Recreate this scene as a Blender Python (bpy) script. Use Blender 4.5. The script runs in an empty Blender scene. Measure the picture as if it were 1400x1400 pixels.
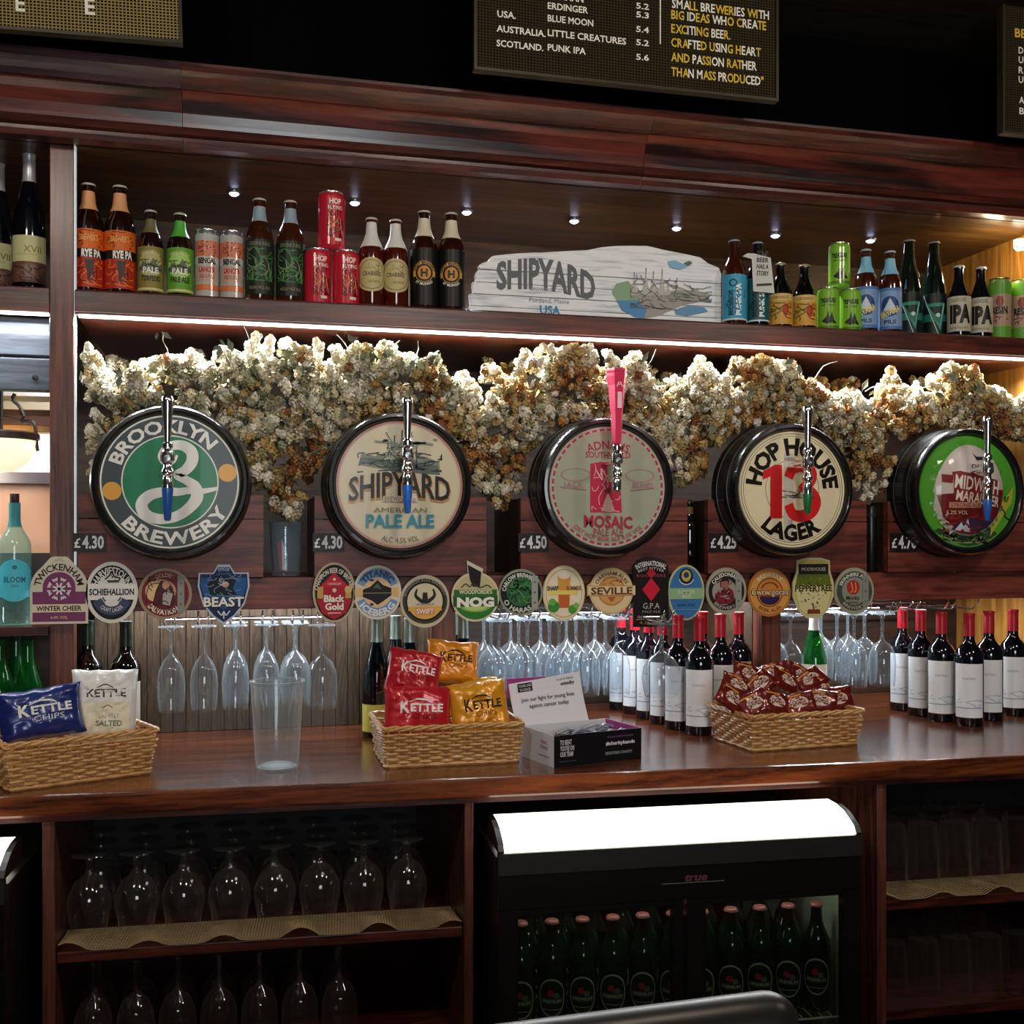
import bpy, bmesh, math, random
import numpy as np
from mathutils import Vector, Matrix, noise
from mathutils.geometry import tessellate_polygon
random.seed(7)
PI = math.pi
scene = bpy.context.scene
COL = scene.collection

# ------------------------------------------------------------------ camera
PSI = math.atan(1500/6040.0)
S_, C_ = math.sin(PSI), math.cos(PSI)
EYE = 1.45
cam = bpy.data.cameras.new('camera'); camo = bpy.data.objects.new('camera', cam); COL.objects.link(camo)
camo.location = (0, 0, EYE); camo.rotation_euler = (PI/2, 0, -PSI)
cam.sensor_width = 36; cam.sensor_fit = 'HORIZONTAL'; cam.lens = 36*1500/1400.0
cam.shift_y = 38/1400.0; cam.clip_start = .05
scene.camera = camo
# ------------------------------------------------------------------ view, world
scene.view_settings.view_transform = 'Standard'; scene.view_settings.look = 'None'
scene.view_settings.gamma = 1; scene.view_settings.use_curve_mapping = False
scene.view_settings.exposure = 0.0
scene.cycles.transparent_max_bounces = 32
w = bpy.data.worlds.new('world'); scene.world = w; w.use_nodes = True
w.node_tree.nodes['Background'].inputs[0].default_value = (1.0, .86, .72, 1)
w.node_tree.nodes['Background'].inputs[1].default_value = .02

def area(name, loc, size, power, col=(1, 1, 1), target=None, rot=None, sizey=None, spread=None):
    l = bpy.data.lights.new(name, 'AREA'); l.energy = power; l.color = col; l.size = size
    if sizey: l.shape = 'RECTANGLE'; l.size_y = sizey
    if spread: l.spread = spread
    o = bpy.data.objects.new(name, l); COL.objects.link(o); o.location = loc
    if target is not None:
        o.rotation_euler = (Vector(target)-Vector(loc)).to_track_quat('-Z', 'Y').to_euler()
    elif rot: o.rotation_euler = rot
    return o
# added warm front fill, standing in for unseen ceiling lamps of the room
area('front_fill_warm', (-.75, .75, 2.80), .25, 9, (1, .90, .78), target=(-.1, 2.7, 1.4))
area('front_fill_warm', (.75, .7, 2.80), .25, 11, (1, .88, .75), target=(1.0, 2.7, 1.4))
area('front_fill_warm', (2.2, .75, 2.80), .25, 9, (1, .88, .75), target=(1.8, 2.7, 1.5))
area('front_fill_cool', (.3, -2.2, 1.75), 1.1, 38, (.93, .97, 1), target=(.6, 2.7, 1.5))  # added soft front fill from behind the camera, not a window

# ------------------------------------------------------------------ photo pixel -> world point on the plane at depth Y
def fac(px): return C_-(px-700)/1500.0*S_
def P(px, py, Y):
    d = Y/fac(px); u = (px-700)/1500.0
    return Vector((d*(S_+u*C_), Y, EYE+(738-py)/1500.0*d))
def PX(px, Y): return P(px, 738, Y).x
def PZ(px, py, Y): return P(px, py, Y).z
def M(px, Y): return Y/fac(px)/1500.0        # metres per (vertical) pixel there
def face_cam(p): return -math.atan2(p.x, p.y)
def pix(X, Y):
    d = X*S_+Y*C_; return 700+1500*(X*C_-Y*S_)/d

# ------------------------------------------------------------------ colours, materials
def lin(h):
    h = h.lstrip('#'); v = [int(h[i:i+2], 16)/255 for i in (0, 2, 4)]
    return tuple((c/12.92 if c <= .04045 else ((c+.055)/1.055)**2.4) for c in v)+(1,)
_mc = {}
def flat(h, rough=.5, metal=0.0, coat=0.0, emit=0, mott=0.0, spec=.5):
    k = (h, rough, metal, coat, emit, mott, spec)
    if k in _mc: return _mc[k]
    m = bpy.data.materials.new('paint_'+h.strip('#')); m.use_nodes = True; nt = m.node_tree
    b = nt.nodes['Principled BSDF']
    b.inputs['Base Color'].default_value = lin(h); b.inputs['Roughness'].default_value = rough
    b.inputs['Metallic'].default_value = metal; b.inputs['Coat Weight'].default_value = coat
    b.inputs['Specular IOR Level'].default_value = spec
    if emit:
        b.inputs['Emission Color'].default_value = lin(h); b.inputs['Emission Strength'].default_value = emit
    if mott:
        tc = nt.nodes.new('ShaderNodeTexCoord'); n = nt.nodes.new('ShaderNodeTexNoise'); n.inputs['Scale'].default_value = 18
        r = nt.nodes.new('ShaderNodeMapRange'); r.inputs['To Min'].default_value = 1-mott; r.inputs['To Max'].default_value = 1+mott
        mx = nt.nodes.new('ShaderNodeMix'); mx.data_type = 'RGBA'; mx.blend_type = 'MULTIPLY'; mx.inputs[0].default_value = 1
        nt.links.new(tc.outputs['Object'], n.inputs['Vector']); nt.links.new(n.outputs['Fac'], r.inputs['Value'])
        mx.inputs[6].default_value = lin(h); nt.links.new(r.outputs[0], mx.inputs[7]); nt.links.new(mx.outputs[2], b.inputs['Base Color'])
    _mc[k] = m; return m
def wood(name, dark, light, axis='X', scale=6, rough=.35, coat=.3, ring=.5, groove=0, seed=0):
    m = bpy.data.materials.new(name); m.use_nodes = True; nt = m.node_tree; N = nt.nodes; L = nt.links
    b = N['Principled BSDF']; b.inputs['Roughness'].default_value = rough; b.inputs['Coat Weight'].default_value = coat
    b.inputs['Coat Roughness'].default_value = .18
    tc = N.new('ShaderNodeTexCoord'); mp = N.new('ShaderNodeMapping')
    s = {'X': (.08, 1, 1), 'Y': (1, .08, 1), 'Z': (1, 1, .08)}[axis]
    mp.inputs['Scale'].default_value = [v*scale for v in s]; mp.inputs['Location'].default_value = (seed*1.7, seed*.9, seed*.6)
    L.new(tc.outputs['Object'], mp.inputs['Vector'])
    n1 = N.new('ShaderNodeTexNoise'); n1.inputs['Scale'].default_value = 1.2; n1.inputs['Detail'].default_value = 6; n1.inputs['Distortion'].default_value = .6
    n2 = N.new('ShaderNodeTexNoise'); n2.inputs['Scale'].default_value = 14; n2.inputs['Detail'].default_value = 5; n2.inputs['Roughness'].default_value = .7
    L.new(mp.outputs[0], n1.inputs['Vector']); L.new(mp.outputs[0], n2.inputs['Vector'])
    mm = N.new('ShaderNodeMath'); mm.operation = 'MULTIPLY'; mm.inputs[1].default_value = 9; L.new(n1.outputs['Fac'], mm.inputs[0])
    fr = N.new('ShaderNodeMath'); fr.operation = 'SINE'; m6 = N.new('ShaderNodeMath'); m6.operation = 'MULTIPLY'; m6.inputs[1].default_value = 6.28
    L.new(mm.outputs[0], m6.inputs[0]); L.new(m6.outputs[0], fr.inputs[0])
    a = N.new('ShaderNodeMath'); a.operation = 'MULTIPLY_ADD'; a.inputs[1].default_value = .25*ring; a.inputs[2].default_value = .0; L.new(fr.outputs[0], a.inputs[0])
    ad = N.new('ShaderNodeMath'); ad.operation = 'ADD'; L.new(a.outputs[0], ad.inputs[0]); L.new(n2.outputs['Fac'], ad.inputs[1])
    cr = N.new('ShaderNodeValToRGB'); cr.color_ramp.elements[0].position = .28; cr.color_ramp.elements[0].color = lin(dark)
    cr.color_ramp.elements[1].position = .72; cr.color_ramp.elements[1].color = lin(light)
    L.new(ad.outputs[0], cr.inputs[0]); L.new(cr.outputs[0], b.inputs['Base Color'])
    bp = N.new('ShaderNodeBump'); bp.inputs['Strength'].default_value = .25; bp.inputs['Distance'].default_value = .002
    L.new(ad.outputs[0], bp.inputs['Height']); L.new(bp.outputs[0], b.inputs['Normal'])
    return m
def glass(name, tint='#ffffff', rough=.03, ior=1.45, haze=0.0, hazecol='#ffffff', gloss=1.0, edge=0.0):
    """thin-walled clear glass: transparent + fresnel gloss (+ haze colour, for frost and for imitated light)"""
    m = bpy.data.materials.new(name); m.use_nodes = True; nt = m.node_tree; N = nt.nodes; L = nt.links
    N.remove(N['Principled BSDF']); out = N['Material Output']
    t = N.new('ShaderNodeBsdfTransparent'); t.inputs[0].default_value = lin(tint)
    g = N.new('ShaderNodeBsdfGlossy'); g.inputs['Roughness'].default_value = rough; g.inputs[0].default_value = (gloss, gloss, gloss, 1)
    f = N.new('ShaderNodeLayerWeight'); f.inputs['Blend'].default_value = .5
    p_ = N.new('ShaderNodeMath'); p_.operation = 'POWER'; p_.inputs[1].default_value = 3.2; L.new(f.outputs['Facing'], p_.inputs[0])
    q_ = N.new('ShaderNodeMath'); q_.operation = 'MULTIPLY_ADD'; q_.inputs[1].default_value = .75; q_.inputs[2].default_value = .05; L.new(p_.outputs[0], q_.inputs[0])
    mx = N.new('ShaderNodeMixShader'); L.new(q_.outputs[0], mx.inputs[0]); L.new(t.outputs[0], mx.inputs[1]); L.new(g.outputs[0], mx.inputs[2])
    last = mx
    if haze:
        d = N.new('ShaderNodeBsdfDiffuse'); d.inputs[0].default_value = lin(hazecol)
        m2 = N.new('ShaderNodeMixShader'); m2.inputs[0].default_value = haze
        if edge:      # more glass is looked through near the silhouette
            e1 = N.new('ShaderNodeMath'); e1.operation = 'POWER'; e1.inputs[1].default_value = 2.0; L.new(f.outputs['Facing'], e1.inputs[0])
            e2 = N.new('ShaderNodeMath'); e2.operation = 'MULTIPLY_ADD'; e2.inputs[1].default_value = edge; e2.inputs[2].default_value = haze; L.new(e1.outputs[0], e2.inputs[0]); L.new(e2.outputs[0], m2.inputs[0])
        L.new(mx.outputs[0], m2.inputs[1]); L.new(d.outputs[0], m2.inputs[2]); last = m2
    L.new(last.outputs[0], out.inputs[0]); return m
MAHOG = wood('mahogany_stain', '#2c110c', '#5c271c', 'X', 7)
MAHOG_V = wood('mahogany_upright', '#43231c', '#7a4636', 'Z', 7, coat=.1)
FRIEZE = wood('frieze_mahogany', '#1c0a08', '#652a1f', 'X', 3.5, rough=.3, coat=.5, ring=.8, seed=3)
TOPW = wood('counter_mahogany', '#38180c', '#7d3f20', 'X', 6, rough=.22, coat=.7, seed=5)
BLOCKW = wood('cradle_wood', '#4d1f18', '#8a4232', 'X', 6, rough=.5, coat=.05, seed=2)
OAKV = wood('grooved_oak', '#20170f', '#51402c', 'Z', 22, rough=.5, coat=.05, ring=.4, seed=4)
DARKW = wood('dark_back_wood', '#1a1009', '#3b2718', 'X', 6, rough=.5, coat=.1, seed=8)
SOFFITW = wood('soffit_wood', '#3b2813', '#684722', 'X', 5, rough=.4, coat=.2, seed=9)
OAK = wood('golden_oak', '#8a5a22', '#c08a3e', 'Z', 5, rough=.45, seed=6)
GREYW = wood('grey_painted_wood', '#2a3038', '#565f6c', 'X', 6, rough=.6, coat=0, seed=1)
BLACK = flat('#0b0b0c', .4); BLACKM = flat('#101012', .25, coat=.4)
CHROME = flat('#e8eaee', .12, 1.0); STEEL = flat('#9aa0a6', .3, 1.0)
CLEAR = glass('lit_glass', '#f6fbff', .05, 1.42, haze=.05, hazecol='#d8ecf6', edge=.16)  # whitish haze imitates bright light caught in the glass
DIMGLASS = glass('shaded_glass', '#f6f8f8', .08, 1.45, haze=.006, hazecol='#c9c4ba', edge=.035)  # shaded copy: fainter haze makes the cabinet glasses look dim

# ------------------------------------------------------------------ objects and meshes
def link(name, me, parent=None):
    o = bpy.data.objects.new(name, me); COL.objects.link(o)
    if parent is not None: o.parent = parent
    return o
def tag(o, label=None, cat=None, group=None, kind=None):
    if label: o['label'] = label
    if cat: o['category'] = cat
    if group: o['group'] = group
    if kind: o['kind'] = kind
    return o
def thing(name, label, cat, loc=(0, 0, 0), rz=0, group=None):
    o = bpy.data.objects.new(name, None); COL.objects.link(o); o.empty_display_size = .05
    o.location = loc; o.rotation_euler = (0, 0, rz); return tag(o, label, cat, group)
def dup(root, loc, rz=None, label=None, group=None):
    r = root.copy(); COL.objects.link(r); r.location = loc
    if rz is not None: r.rotation_euler = (r.rotation_euler[0], r.rotation_euler[1], rz)
    if label: r['label'] = label
    if group: r['group'] = group
    for ch in list(root.children):
        c = ch.copy(); COL.objects.link(c); c.parent = r
        for g in list(ch.children):
            d = g.copy(); COL.objects.link(d); d.parent = c
    return r
class MB:
    def __init__(s): s.v = []; s.f = []; s.m = []; s.mi = 0
    def add(s, vs, fs, mi=None):
        b = len(s.v); s.v += [tuple(v) for v in vs]; s.f += [[i+b for i in f] for f in fs]; s.m += [s.mi if mi is None else mi]*len(fs); return s
    def box(s, x0, x1, y0, y1, z0, z1, mi=None):
        v = [(x0, y0, z0), (x1, y0, z0), (x1, y1, z0), (x0, y1, z0), (x0, y0, z1), (x1, y0, z1), (x1, y1, z1), (x0, y1, z1)]
        return s.add(v, [[0, 3, 2, 1], [4, 5, 6, 7], [0, 1, 5, 4], [1, 2, 6, 5], [2, 3, 7, 6], [3, 0, 4, 7]], mi)
    def hexa(s, v8, mi=None):
        return s.add(v8, [[0, 3, 2, 1], [4, 5, 6, 7], [0, 1, 5, 4], [1, 2, 6, 5], [2, 3, 7, 6], [3, 0, 4, 7]], mi)
    def lathe(s, prof, n=24, c=(0, 0, 0), mi=None, axis='Z'):
        vs = []; fs = []
        for r, h in prof:
            for k in range(n):
                a = 2*PI*k/n
                p = (r*math.cos(a), r*math.sin(a), h) if axis == 'Z' else (r*math.cos(a), h, r*math.sin(a))
                vs.append((p[0]+c[0], p[1]+c[1], p[2]+c[2]))
        for j in range(len(prof)-1):
            for k in range(n):
                q = [j*n+k, j*n+(k+1) % n, (j+1)*n+(k+1) % n, (j+1)*n+k]
                fs.append(q if axis == 'Z' else q[::-1])
        return s.add(vs, fs, mi)
    def cap(s, r, h, n=24, c=(0, 0, 0), mi=None):
        vs = [(r*math.cos(2*PI*k/n)+c[0], r*math.sin(2*PI*k/n)+c[1], h+c[2]) for k in range(n)]
        return s.add(vs, [list(range(n))], mi)
    def tube(s, pts, r, n=6, mi=None, closed=False):
        pts = [Vector(p) for p in pts]; N_ = len(pts); vs = []; fs = []
        up = Vector((0, 0, 1))
        for i, p in enumerate(pts):
            if closed: t = (pts[(i+1) % N_]-pts[i-1])
            else: t = pts[min(i+1, N_-1)]-pts[max(i-1, 0)]
            if t.length < 1e-9: t = Vector((0, 0, 1))
            t.normalize(); a = t.cross(up)
            if a.length < .05: a = t.cross(Vector((1, 0, 0)))
            a.normalize(); b = t.cross(a); rr = r[i] if isinstance(r, (list, tuple)) else r
            for k in range(n):
                an = 2*PI*k/n; vs.append(p+a*(rr*math.cos(an))+b*(rr*math.sin(an)))
        m = N_ if closed else N_-1
        for i in range(m):
            j = (i+1) % N_
            for k in range(n): fs.append([i*n+k, i*n+(k+1) % n, j*n+(k+1) % n, j*n+k])
        if not closed: fs.append(list(range(n))[::-1]); fs.append([(N_-1)*n+k for k in range(n)])
        return s.add(vs, fs, mi)
    def prism(s, poly, y0, y1, mi=None, mp=None):
        """polygon in (x,z) extruded from y0 (front) to y1 (back)"""
        n = len(poly); vs = [(x, y0, z) for x, z in poly]+[(x, y1, z) for x, z in poly]
        if mp: vs = [mp(*v) for v in vs]
        tri = tessellate_polygon([[Vector((x, z, 0)) for x, z in poly]])
        fs = [list(t) for t in tri]+[[i+n for i in t][::-1] for t in tri]
        fs += [[i, (i+1) % n, (i+1) % n+n, i+n] for i in range(n)]
        return s.add(vs, fs, mi)
    def extrude_x(s, poly, x0, x1, mi=None, yo0=0, yo1=0):
        """polygon in (y,z) extruded along x; yo = y offset at each end"""
        n = len(poly); vs = [(x0, y+yo0, z) for y, z in poly]+[(x1, y+yo1, z) for y, z in poly]
        tri = tessellate_polygon([[Vector((y, z, 0)) for y, z in poly]])
        fs = [list(t) for t in tri]+[[i+n for i in t][::-1] for t in tri]
        fs += [[i, (i+1) % n, (i+1) % n+n, i+n] for i in range(n)]
        return s.add(vs, fs, mi)
    def mesh(s, name, mats, smooth=False, normals=True):
        me = bpy.data.meshes.new(name); me.from_pydata([tuple(v) for v in s.v], [], s.f)
        if not isinstance(mats, (list, tuple)): mats = [mats]
        for m in mats: me.materials.append(m)
        me.polygons.foreach_set('material_index', s.m)
        if normals:
            bm = bmesh.new(); bm.from_mesh(me); bmesh.ops.recalc_face_normals(bm, faces=bm.faces); bm.to_mesh(me); bm.free()
        if smooth:
            me.polygons.foreach_set('use_smooth', [True]*len(me.polygons))
            try: me.set_sharp_from_angle(angle=math.radians(38))
            except Exception: pass
        me.update(); return me
    def build(s, name, mats, parent=None, smooth=False, bevel=0):
        o = link(name, s.mesh(name, mats, smooth), parent)
        if bevel:
            b = o.modifiers.new('bevel', 'BEVEL'); b.width = bevel; b.segments = 2; b.limit_method = 'ANGLE'
        return o
def struct(name, mb, mats, **k): return tag(mb.build(name, mats, **k), kind='structure')

# ------------------------------------------------------------------ lettering and flat print
_tg = {}
def text_geo(s, bold=0.0):
    k = (s, bold)
    if k in _tg: return _tg[k]
    cu = bpy.data.curves.new('t', 'FONT'); cu.body = s; cu.resolution_u = 2; cu.fill_mode = 'BOTH'; cu.offset = bold
    o = bpy.data.objects.new('t', cu); me = bpy.data.meshes.new_from_object(o)
    vs = [(v.co.x/.71, v.co.y/.71) for v in me.vertices]; fs = [list(p.vertices) for p in me.polygons]
    bpy.data.objects.remove(o); bpy.data.curves.remove(cu); bpy.data.meshes.remove(me)
    if vs:
        x0 = min(v[0] for v in vs); vs = [(x-x0, y) for x, y in vs]; wd = max(v[0] for v in vs)
    else: wd = 1
    _tg[k] = (vs, fs, wd); return _tg[k]
def smooth_path(pts, n=8):
    out = []
    for i in range(len(pts)-1):
        p0, p1, p2, p3 = pts[max(i-1, 0)], pts[i], pts[i+1], pts[min(i+2, len(pts)-1)]
        for k in range(n):
            t = k/n
            out.append(tuple(.5*((2*p1[j])+(-p0[j]+p2[j])*t+(2*p0[j]-5*p1[j]+4*p2[j]-p3[j])*t*t+(-p0[j]+3*p1[j]-3*p2[j]+p3[j])*t**3) for j in range(len(p1))))
    out.append(tuple(pts[-1])); return out
class Art:
    """flat print: coloured shapes in a 2-D frame, stacked in hair-thin layers"""
    def __init__(s, scale=1.0): s.items = []; s.k = scale; s.lay = 0; s.ox = s.oy = 0
    def raw(s, vs, fs, col, hold=False):
        if not hold: s.lay += 1
        s.items.append(([((x+s.ox)*s.k, (y+s.oy)*s.k) for x, y in vs], fs, col, s.lay)); return s
    def poly(s, pts, col, hold=False):
        tri = tessellate_polygon([[Vector((x, y, 0)) for x, y in pts]])
        return s.raw(pts, [list(t) for t in tri], col, hold)
    def rect(s, x0, y0, x1, y1, col, hold=False): return s.raw([(x0, y0), (x1, y0), (x1, y1), (x0, y1)], [[0, 1, 2, 3]], col, hold)
    def disc(s, cx, cy, r, col, ry=None, n=40, hold=False, a0=0, a1=360):
        ry = ry or r; full = a1-a0 >= 360
        pts = [(cx+r*math.cos(math.radians(a0+(a1-a0)*k/n)), cy+ry*math.sin(math.radians(a0+(a1-a0)*k/n))) for k in range(n if full else n+1)]
        return s.poly(pts, col, hold)
    def ring(s, cx, cy, r0, r1, col, e=1.0, n=48, hold=False, a0=0, a1=360):
        vs = []; fs = []
        for k in range(n+1):
            a = math.radians(a0+(a1-a0)*k/n); vs += [(cx+r0*math.cos(a), cy+r0*e*math.sin(a)), (cx+r1*math.cos(a), cy+r1*e*math.sin(a))]
        for k in range(n): fs.append([2*k, 2*k+1, 2*k+3, 2*k+2])
        return s.raw(vs, fs, col, hold)
    def text(s, t, cx, cy, h, col, w=None, bold=0.0, warp=None, slant=0, rot=0, hold=False, align='c', serif=False):
        vs, fs, wd = text_geo(t, bold); kx = (w/wd) if w else h
        ox = {'c': -wd*kx/2, 'l': 0, 'r': -wd*kx}[align]
        out = []
        for x, y in vs:
            X = x*kx+ox; Yy = (y-.5)*h; X += slant*Yy
            if warp: X, Yy = warp(X, Yy)
            if rot: a = math.radians(rot); X, Yy = X*math.cos(a)-Yy*math.sin(a), X*math.sin(a)+Yy*math.cos(a)
            out.append((cx+X, cy+Yy))
        return s.raw(out, fs, col, hold)
    def arc(s, t, cx, cy, r, h, col, a=90, span=None, bold=0.0, e=1.0, below=False, hold=False):
        """text on a circle, r = radius of the middle of the letters, a = centre angle"""
        vs, fs, wd = text_geo(t, bold); w = math.radians(span)*r if span else wd*h; kx = w/wd; out = []
        for x, y in vs:
            X = x*kx-w/2; yy = (y-.5)*h
            if below: th = math.radians(a)+X/r; rr = r-yy
            else: th = math.radians(a)-X/r; rr = r+yy
            out.append((cx+rr*math.cos(th), cy+rr*e*math.sin(th)))
        return s.raw(out, fs, col, hold)
    def stroke(s, pts, wd, col, hold=False, n=6, smooth=True):
        """line of varying width: pts (x,y) or (x,y,width)"""
        pts = [(p[0], p[1], p[2] if len(p) > 2 else wd) for p in pts]
        if smooth and len(pts) > 2: pts = smooth_path(pts, n)
        vs = []; fs = []
        for i, p in enumerate(pts):
            a = pts[max(i-1, 0)]; b = pts[min(i+1, len(pts)-1)]; dx, dy = b[0]-a[0], b[1]-a[1]; l = math.hypot(dx, dy) or 1
            nx, ny = -dy/l*p[2]/2, dx/l*p[2]/2; vs += [(p[0]+nx, p[1]+ny), (p[0]-nx, p[1]-ny)]
        for i in range(len(pts)-1): fs.append([2*i, 2*i+1, 2*i+3, 2*i+2])
        return s.raw(vs, fs, col, hold)
    def scribble(s, x0, y0, x1, y1, col, n=10, wd=.5, seed=1):
        r = random.Random(seed); s.lay += 1
        for i in range(n):
            ax, ay = r.uniform(x0, x1), r.uniform(y0, y1); L_ = r.uniform(.1, .35)
            an = r.uniform(0, 6.28)
            p = [(ax, ay)]
            for k in range(3):
                an += r.uniform(-.9, .9); q = (min(max(p[-1][0]+math.cos(an)*L_*(x1-x0)*.6, x0), x1), min(max(p[-1][1]+math.sin(an)*L_*(y1-y0)*.6, y0), y1)); p.append(q)
            s.stroke(p, wd, col, hold=True)
        return s
    def build(s, name, parent, mp, rough=.45, step=None, stepy=None, eps=.00025, coat=0, emit=0):
        """mp(x, y, lift) -> 3-D point; step cuts the print into strips so it can wrap a curved surface"""
        cols = []; 
        for it in s.items:
            if it[2] not in cols: cols.append(it[2])
        bm = bmesh.new()
        for vs, fs, col, lay in s.items:
            bv = [bm.verts.new((x, y, lay*eps)) for x, y in vs]; mi = cols.index(col)
            for f in fs:
                if len(set(f)) < 3: continue
                try: bf = bm.faces.new([bv[i] for i in f]); bf.material_index = mi
                except ValueError: pass
        for st, ax in ((step, 0), (stepy, 1)):
            if st:
                lo = min(v.co[ax] for v in bm.verts); hi = max(v.co[ax] for v in bm.verts); x = math.ceil(lo/st)*st
                no = Vector((1, 0, 0)) if ax == 0 else Vector((0, 1, 0))
                while x < hi:
                    co = Vector((x, 0, 0)) if ax == 0 else Vector((0, x, 0))
                    bmesh.ops.bisect_plane(bm, geom=bm.verts[:]+bm.edges[:]+bm.faces[:], plane_co=co, plane_no=no, dist=1e-7); x += st
        for v in bm.verts: v.co = Vector(mp(v.co.x, v.co.y, v.co.z+eps))
        me = bpy.data.meshes.new(name); bm.to_mesh(me); bm.free()
        for c in cols: me.materials.append(flat(c, rough, coat=coat, emit=emit, spec=.25))
        return link(name, me, parent)
def on_front(y=0.0, x0=0, z0=0): return lambda x, z, l: (x+x0, y-l, z+z0)
ORD = ['first', 'second', 'third', 'fourth', 'fifth', 'sixth', 'seventh', 'eighth', 'ninth', 'tenth', 'eleventh', 'twelfth', 'thirteenth', 'fourteenth', 'fifteenth', 'sixteenth', 'seventeenth', 'eighteenth', 'nineteenth', 'twentieth']
# ================================================================== the shell of the back bar
YF = 2.75                     # front plane of the shelves and uprights
ZS, ZSB = 2.04, 1.98          # shelf top and underside
ZO = 2.38                     # top of the display opening
YB = 3.36                     # back of the shelves
def frontY(X): return 2.281-.0577*X      # front edge of the counter (it runs a little out of parallel)
XL, XR = -1.35, 2.325
struct('floor', MB().box(-3, 4.2, -3, 3.9, -.05, 0), flat('#1a120e', .5, mott=.2))
struct('ceiling', MB().box(-3, 4.2, -3, 3.9, 2.90, 2.95), wood('ceiling_brown', '#241b12', '#33281a', 'X', 3, rough=.7, coat=0))
struct('wall_back', MB().box(XL-.6, 2.6, 3.40, 3.46, 0, 2.90), DARKW)
struct('wall_fascia', MB().box(-3, 4.2, 2.86, 2.92, 2.5375, 2.90), flat('#040303', .8, mott=.2, spec=.03))
# shelf of the display, one long board and its back panel
struct('trim_1', MB().box(XL, XR, YB, YB+.03, ZSB, 2.55), SOFFITW)                      # back panel upper
struct('trim_2', MB().box(XL, XR+.028, YF+.01, YB, ZO, ZO+.02), SOFFITW)                   # soffit board
sh = thing('display_shelf', 'long mahogany display shelf above the barrels, holding the bottle row', 'shelf', (0, YF, ZS))
MB().box(XL, -.4312, .0, YB-YF, ZSB-ZS, 0).build('board', MAHOG, sh, bevel=.003)
MB().box(-.3755, XR+.028, .0, YB-YF, ZSB-ZS, 0).build('board', MAHOG, sh, bevel=.003)
MB().box(-.3755, XR+.028, -.006, .0, ZSB-ZS+.006, -.004).build('edging', MAHOG, sh, bevel=.002)
# uprights every 0.91 m
posts = [(67, 100), (None, .505), (None, 1.415), (None, 2.325)]
up = thing('upright_post', 'tall mahogany upright at the left end of the bar, full height', 'post', (-.4045, YF, .95))
MB().box(-.0265, .0265, 0, .05, 0, ZO-.95+.02).build('post', MAHOG_V, up, bevel=.002)
MB().box(.0267, .0290, .004, .03, .36, ZO-.95).build('light_strip', flat('#cfd8de', .4, emit=.5), up)
for nm, X in (('short mahogany post behind the stacked red and yellow crisp bags', .505), ('short mahogany post standing behind the right wicker basket', 1.415)):
    u = thing('upright_post', nm, 'post', (X, YF, .95))
    MB().box(-.03, .03, 0, .05, 0, .335).build('post', MAHOG_V, u, bevel=.002)
    MB().box(-.031, .031, .052, .40, 0, .33).build('side_panel', OAKV, u)
u = thing('upright_post', 'full-height mahogany upright just beyond the right edge of the photo', 'post', (2.385, YF-.012, .951))
MB().box(-.03, .03, 0, .05, 0, ZO-.95).build('post', MAHOG_V, u, bevel=.002)
# rail under the barrels
rl = thing('barrel_rail', 'long reddish wooden rail under the barrels, pump clips on its face', 'rail', (0, YF, 1.28))
MB().box(-.3755, XR+.028, 0, .03, 0, .078).build('rail', BLOCKW, rl, bevel=.003)
MB().box(-.3755, XR+.028, .03, YB-YF, .055, .075).build('ledge', BLOCKW, rl)
# golden oak end wall on the right
struct('wall_right', MB().box(XR, XR+.03, YF+.02, YB+.03, .9, 2.55), OAK)
struct('wall_left', MB().box(XL-.4, XL-.37, YF+.02, 3.4, .9, 2.55), DARKW)
# back panels of the bay under the rail
gp = MB()
x0, x1 = -.36, .475
n = 26
for i in range(n):
    a = x0+(x1-x0)*i/n; gp.box(a+.0012, x0+(x1-x0)*(i+1)/n-.0012, 2.975+random.uniform(0, .002), 2.99, .951, 1.334)
gp.box(x0, x1, 2.985, 3.0, .951, 1.334)
t = thing('grooved_panel', 'brown vertically grooved wood panel behind the hanging flutes', 'panel', (0, 0, 0))
tag(gp.build('grooved_boards', OAKV, t), kind='stuff')
t = thing('back_panel', 'dark wooden panel behind the middle and right hanging glasses', 'panel', (0, 0, 0))
MB().box(.48, XR, 3.20, 3.23, .951, 1.334).build('panel', DARKW, t)

# ---------------------------------------------------------------- cornice above the shelves
def cornice(x0, x1, name, label, mat, dz=0):
    t = thing(name, label, 'moulding', (x0, 0, 0))
    L_ = x1-x0
    lip = [(2.73, 2.372), (2.72, 2.372), (2.70, 2.376), (2.695, 2.388), (2.705, 2.392), (2.705, 2.400), (2.690, 2.404), (2.684, 2.412), (2.690, 2.420), (2.78, 2.42)]
    MB().extrude_x(lip, 0, L_).build('lip_moulding', MAHOG, t)
    fr = [(2.78, 2.421), (2.690, 2.421), (2.688, 2.43), (2.682, 2.45), (2.670, 2.475), (2.655, 2.488), (2.652, 2.492), (2.78, 2.492)]
    MB().extrude_x(fr, 0, L_).build('frieze', FRIEZE, t)
    top = [(2.86, 2.493), (2.645, 2.493), (2.642, 2.498), (2.630, 2.502), (2.618, 2.512), (2.606, 2.520), (2.600, 2.530), (2.600, 2.537), (2.86, 2.537)]
    MB().extrude_x(top, 0, L_).build('crown', mat, t)
xs = PX(248, 2.62)
cornice(XL-.3, xs-.001, 'cornice', 'dull purple-brown length of cornice at the far left, above the wine bottles', wood('dull_mahogany', '#241217', '#452630', 'X', 6, rough=.4, seed=11))
cornice(xs, 1.02, 'cornice', 'warm red length of cornice above the middle of the bottle row', MAHOG)
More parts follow.
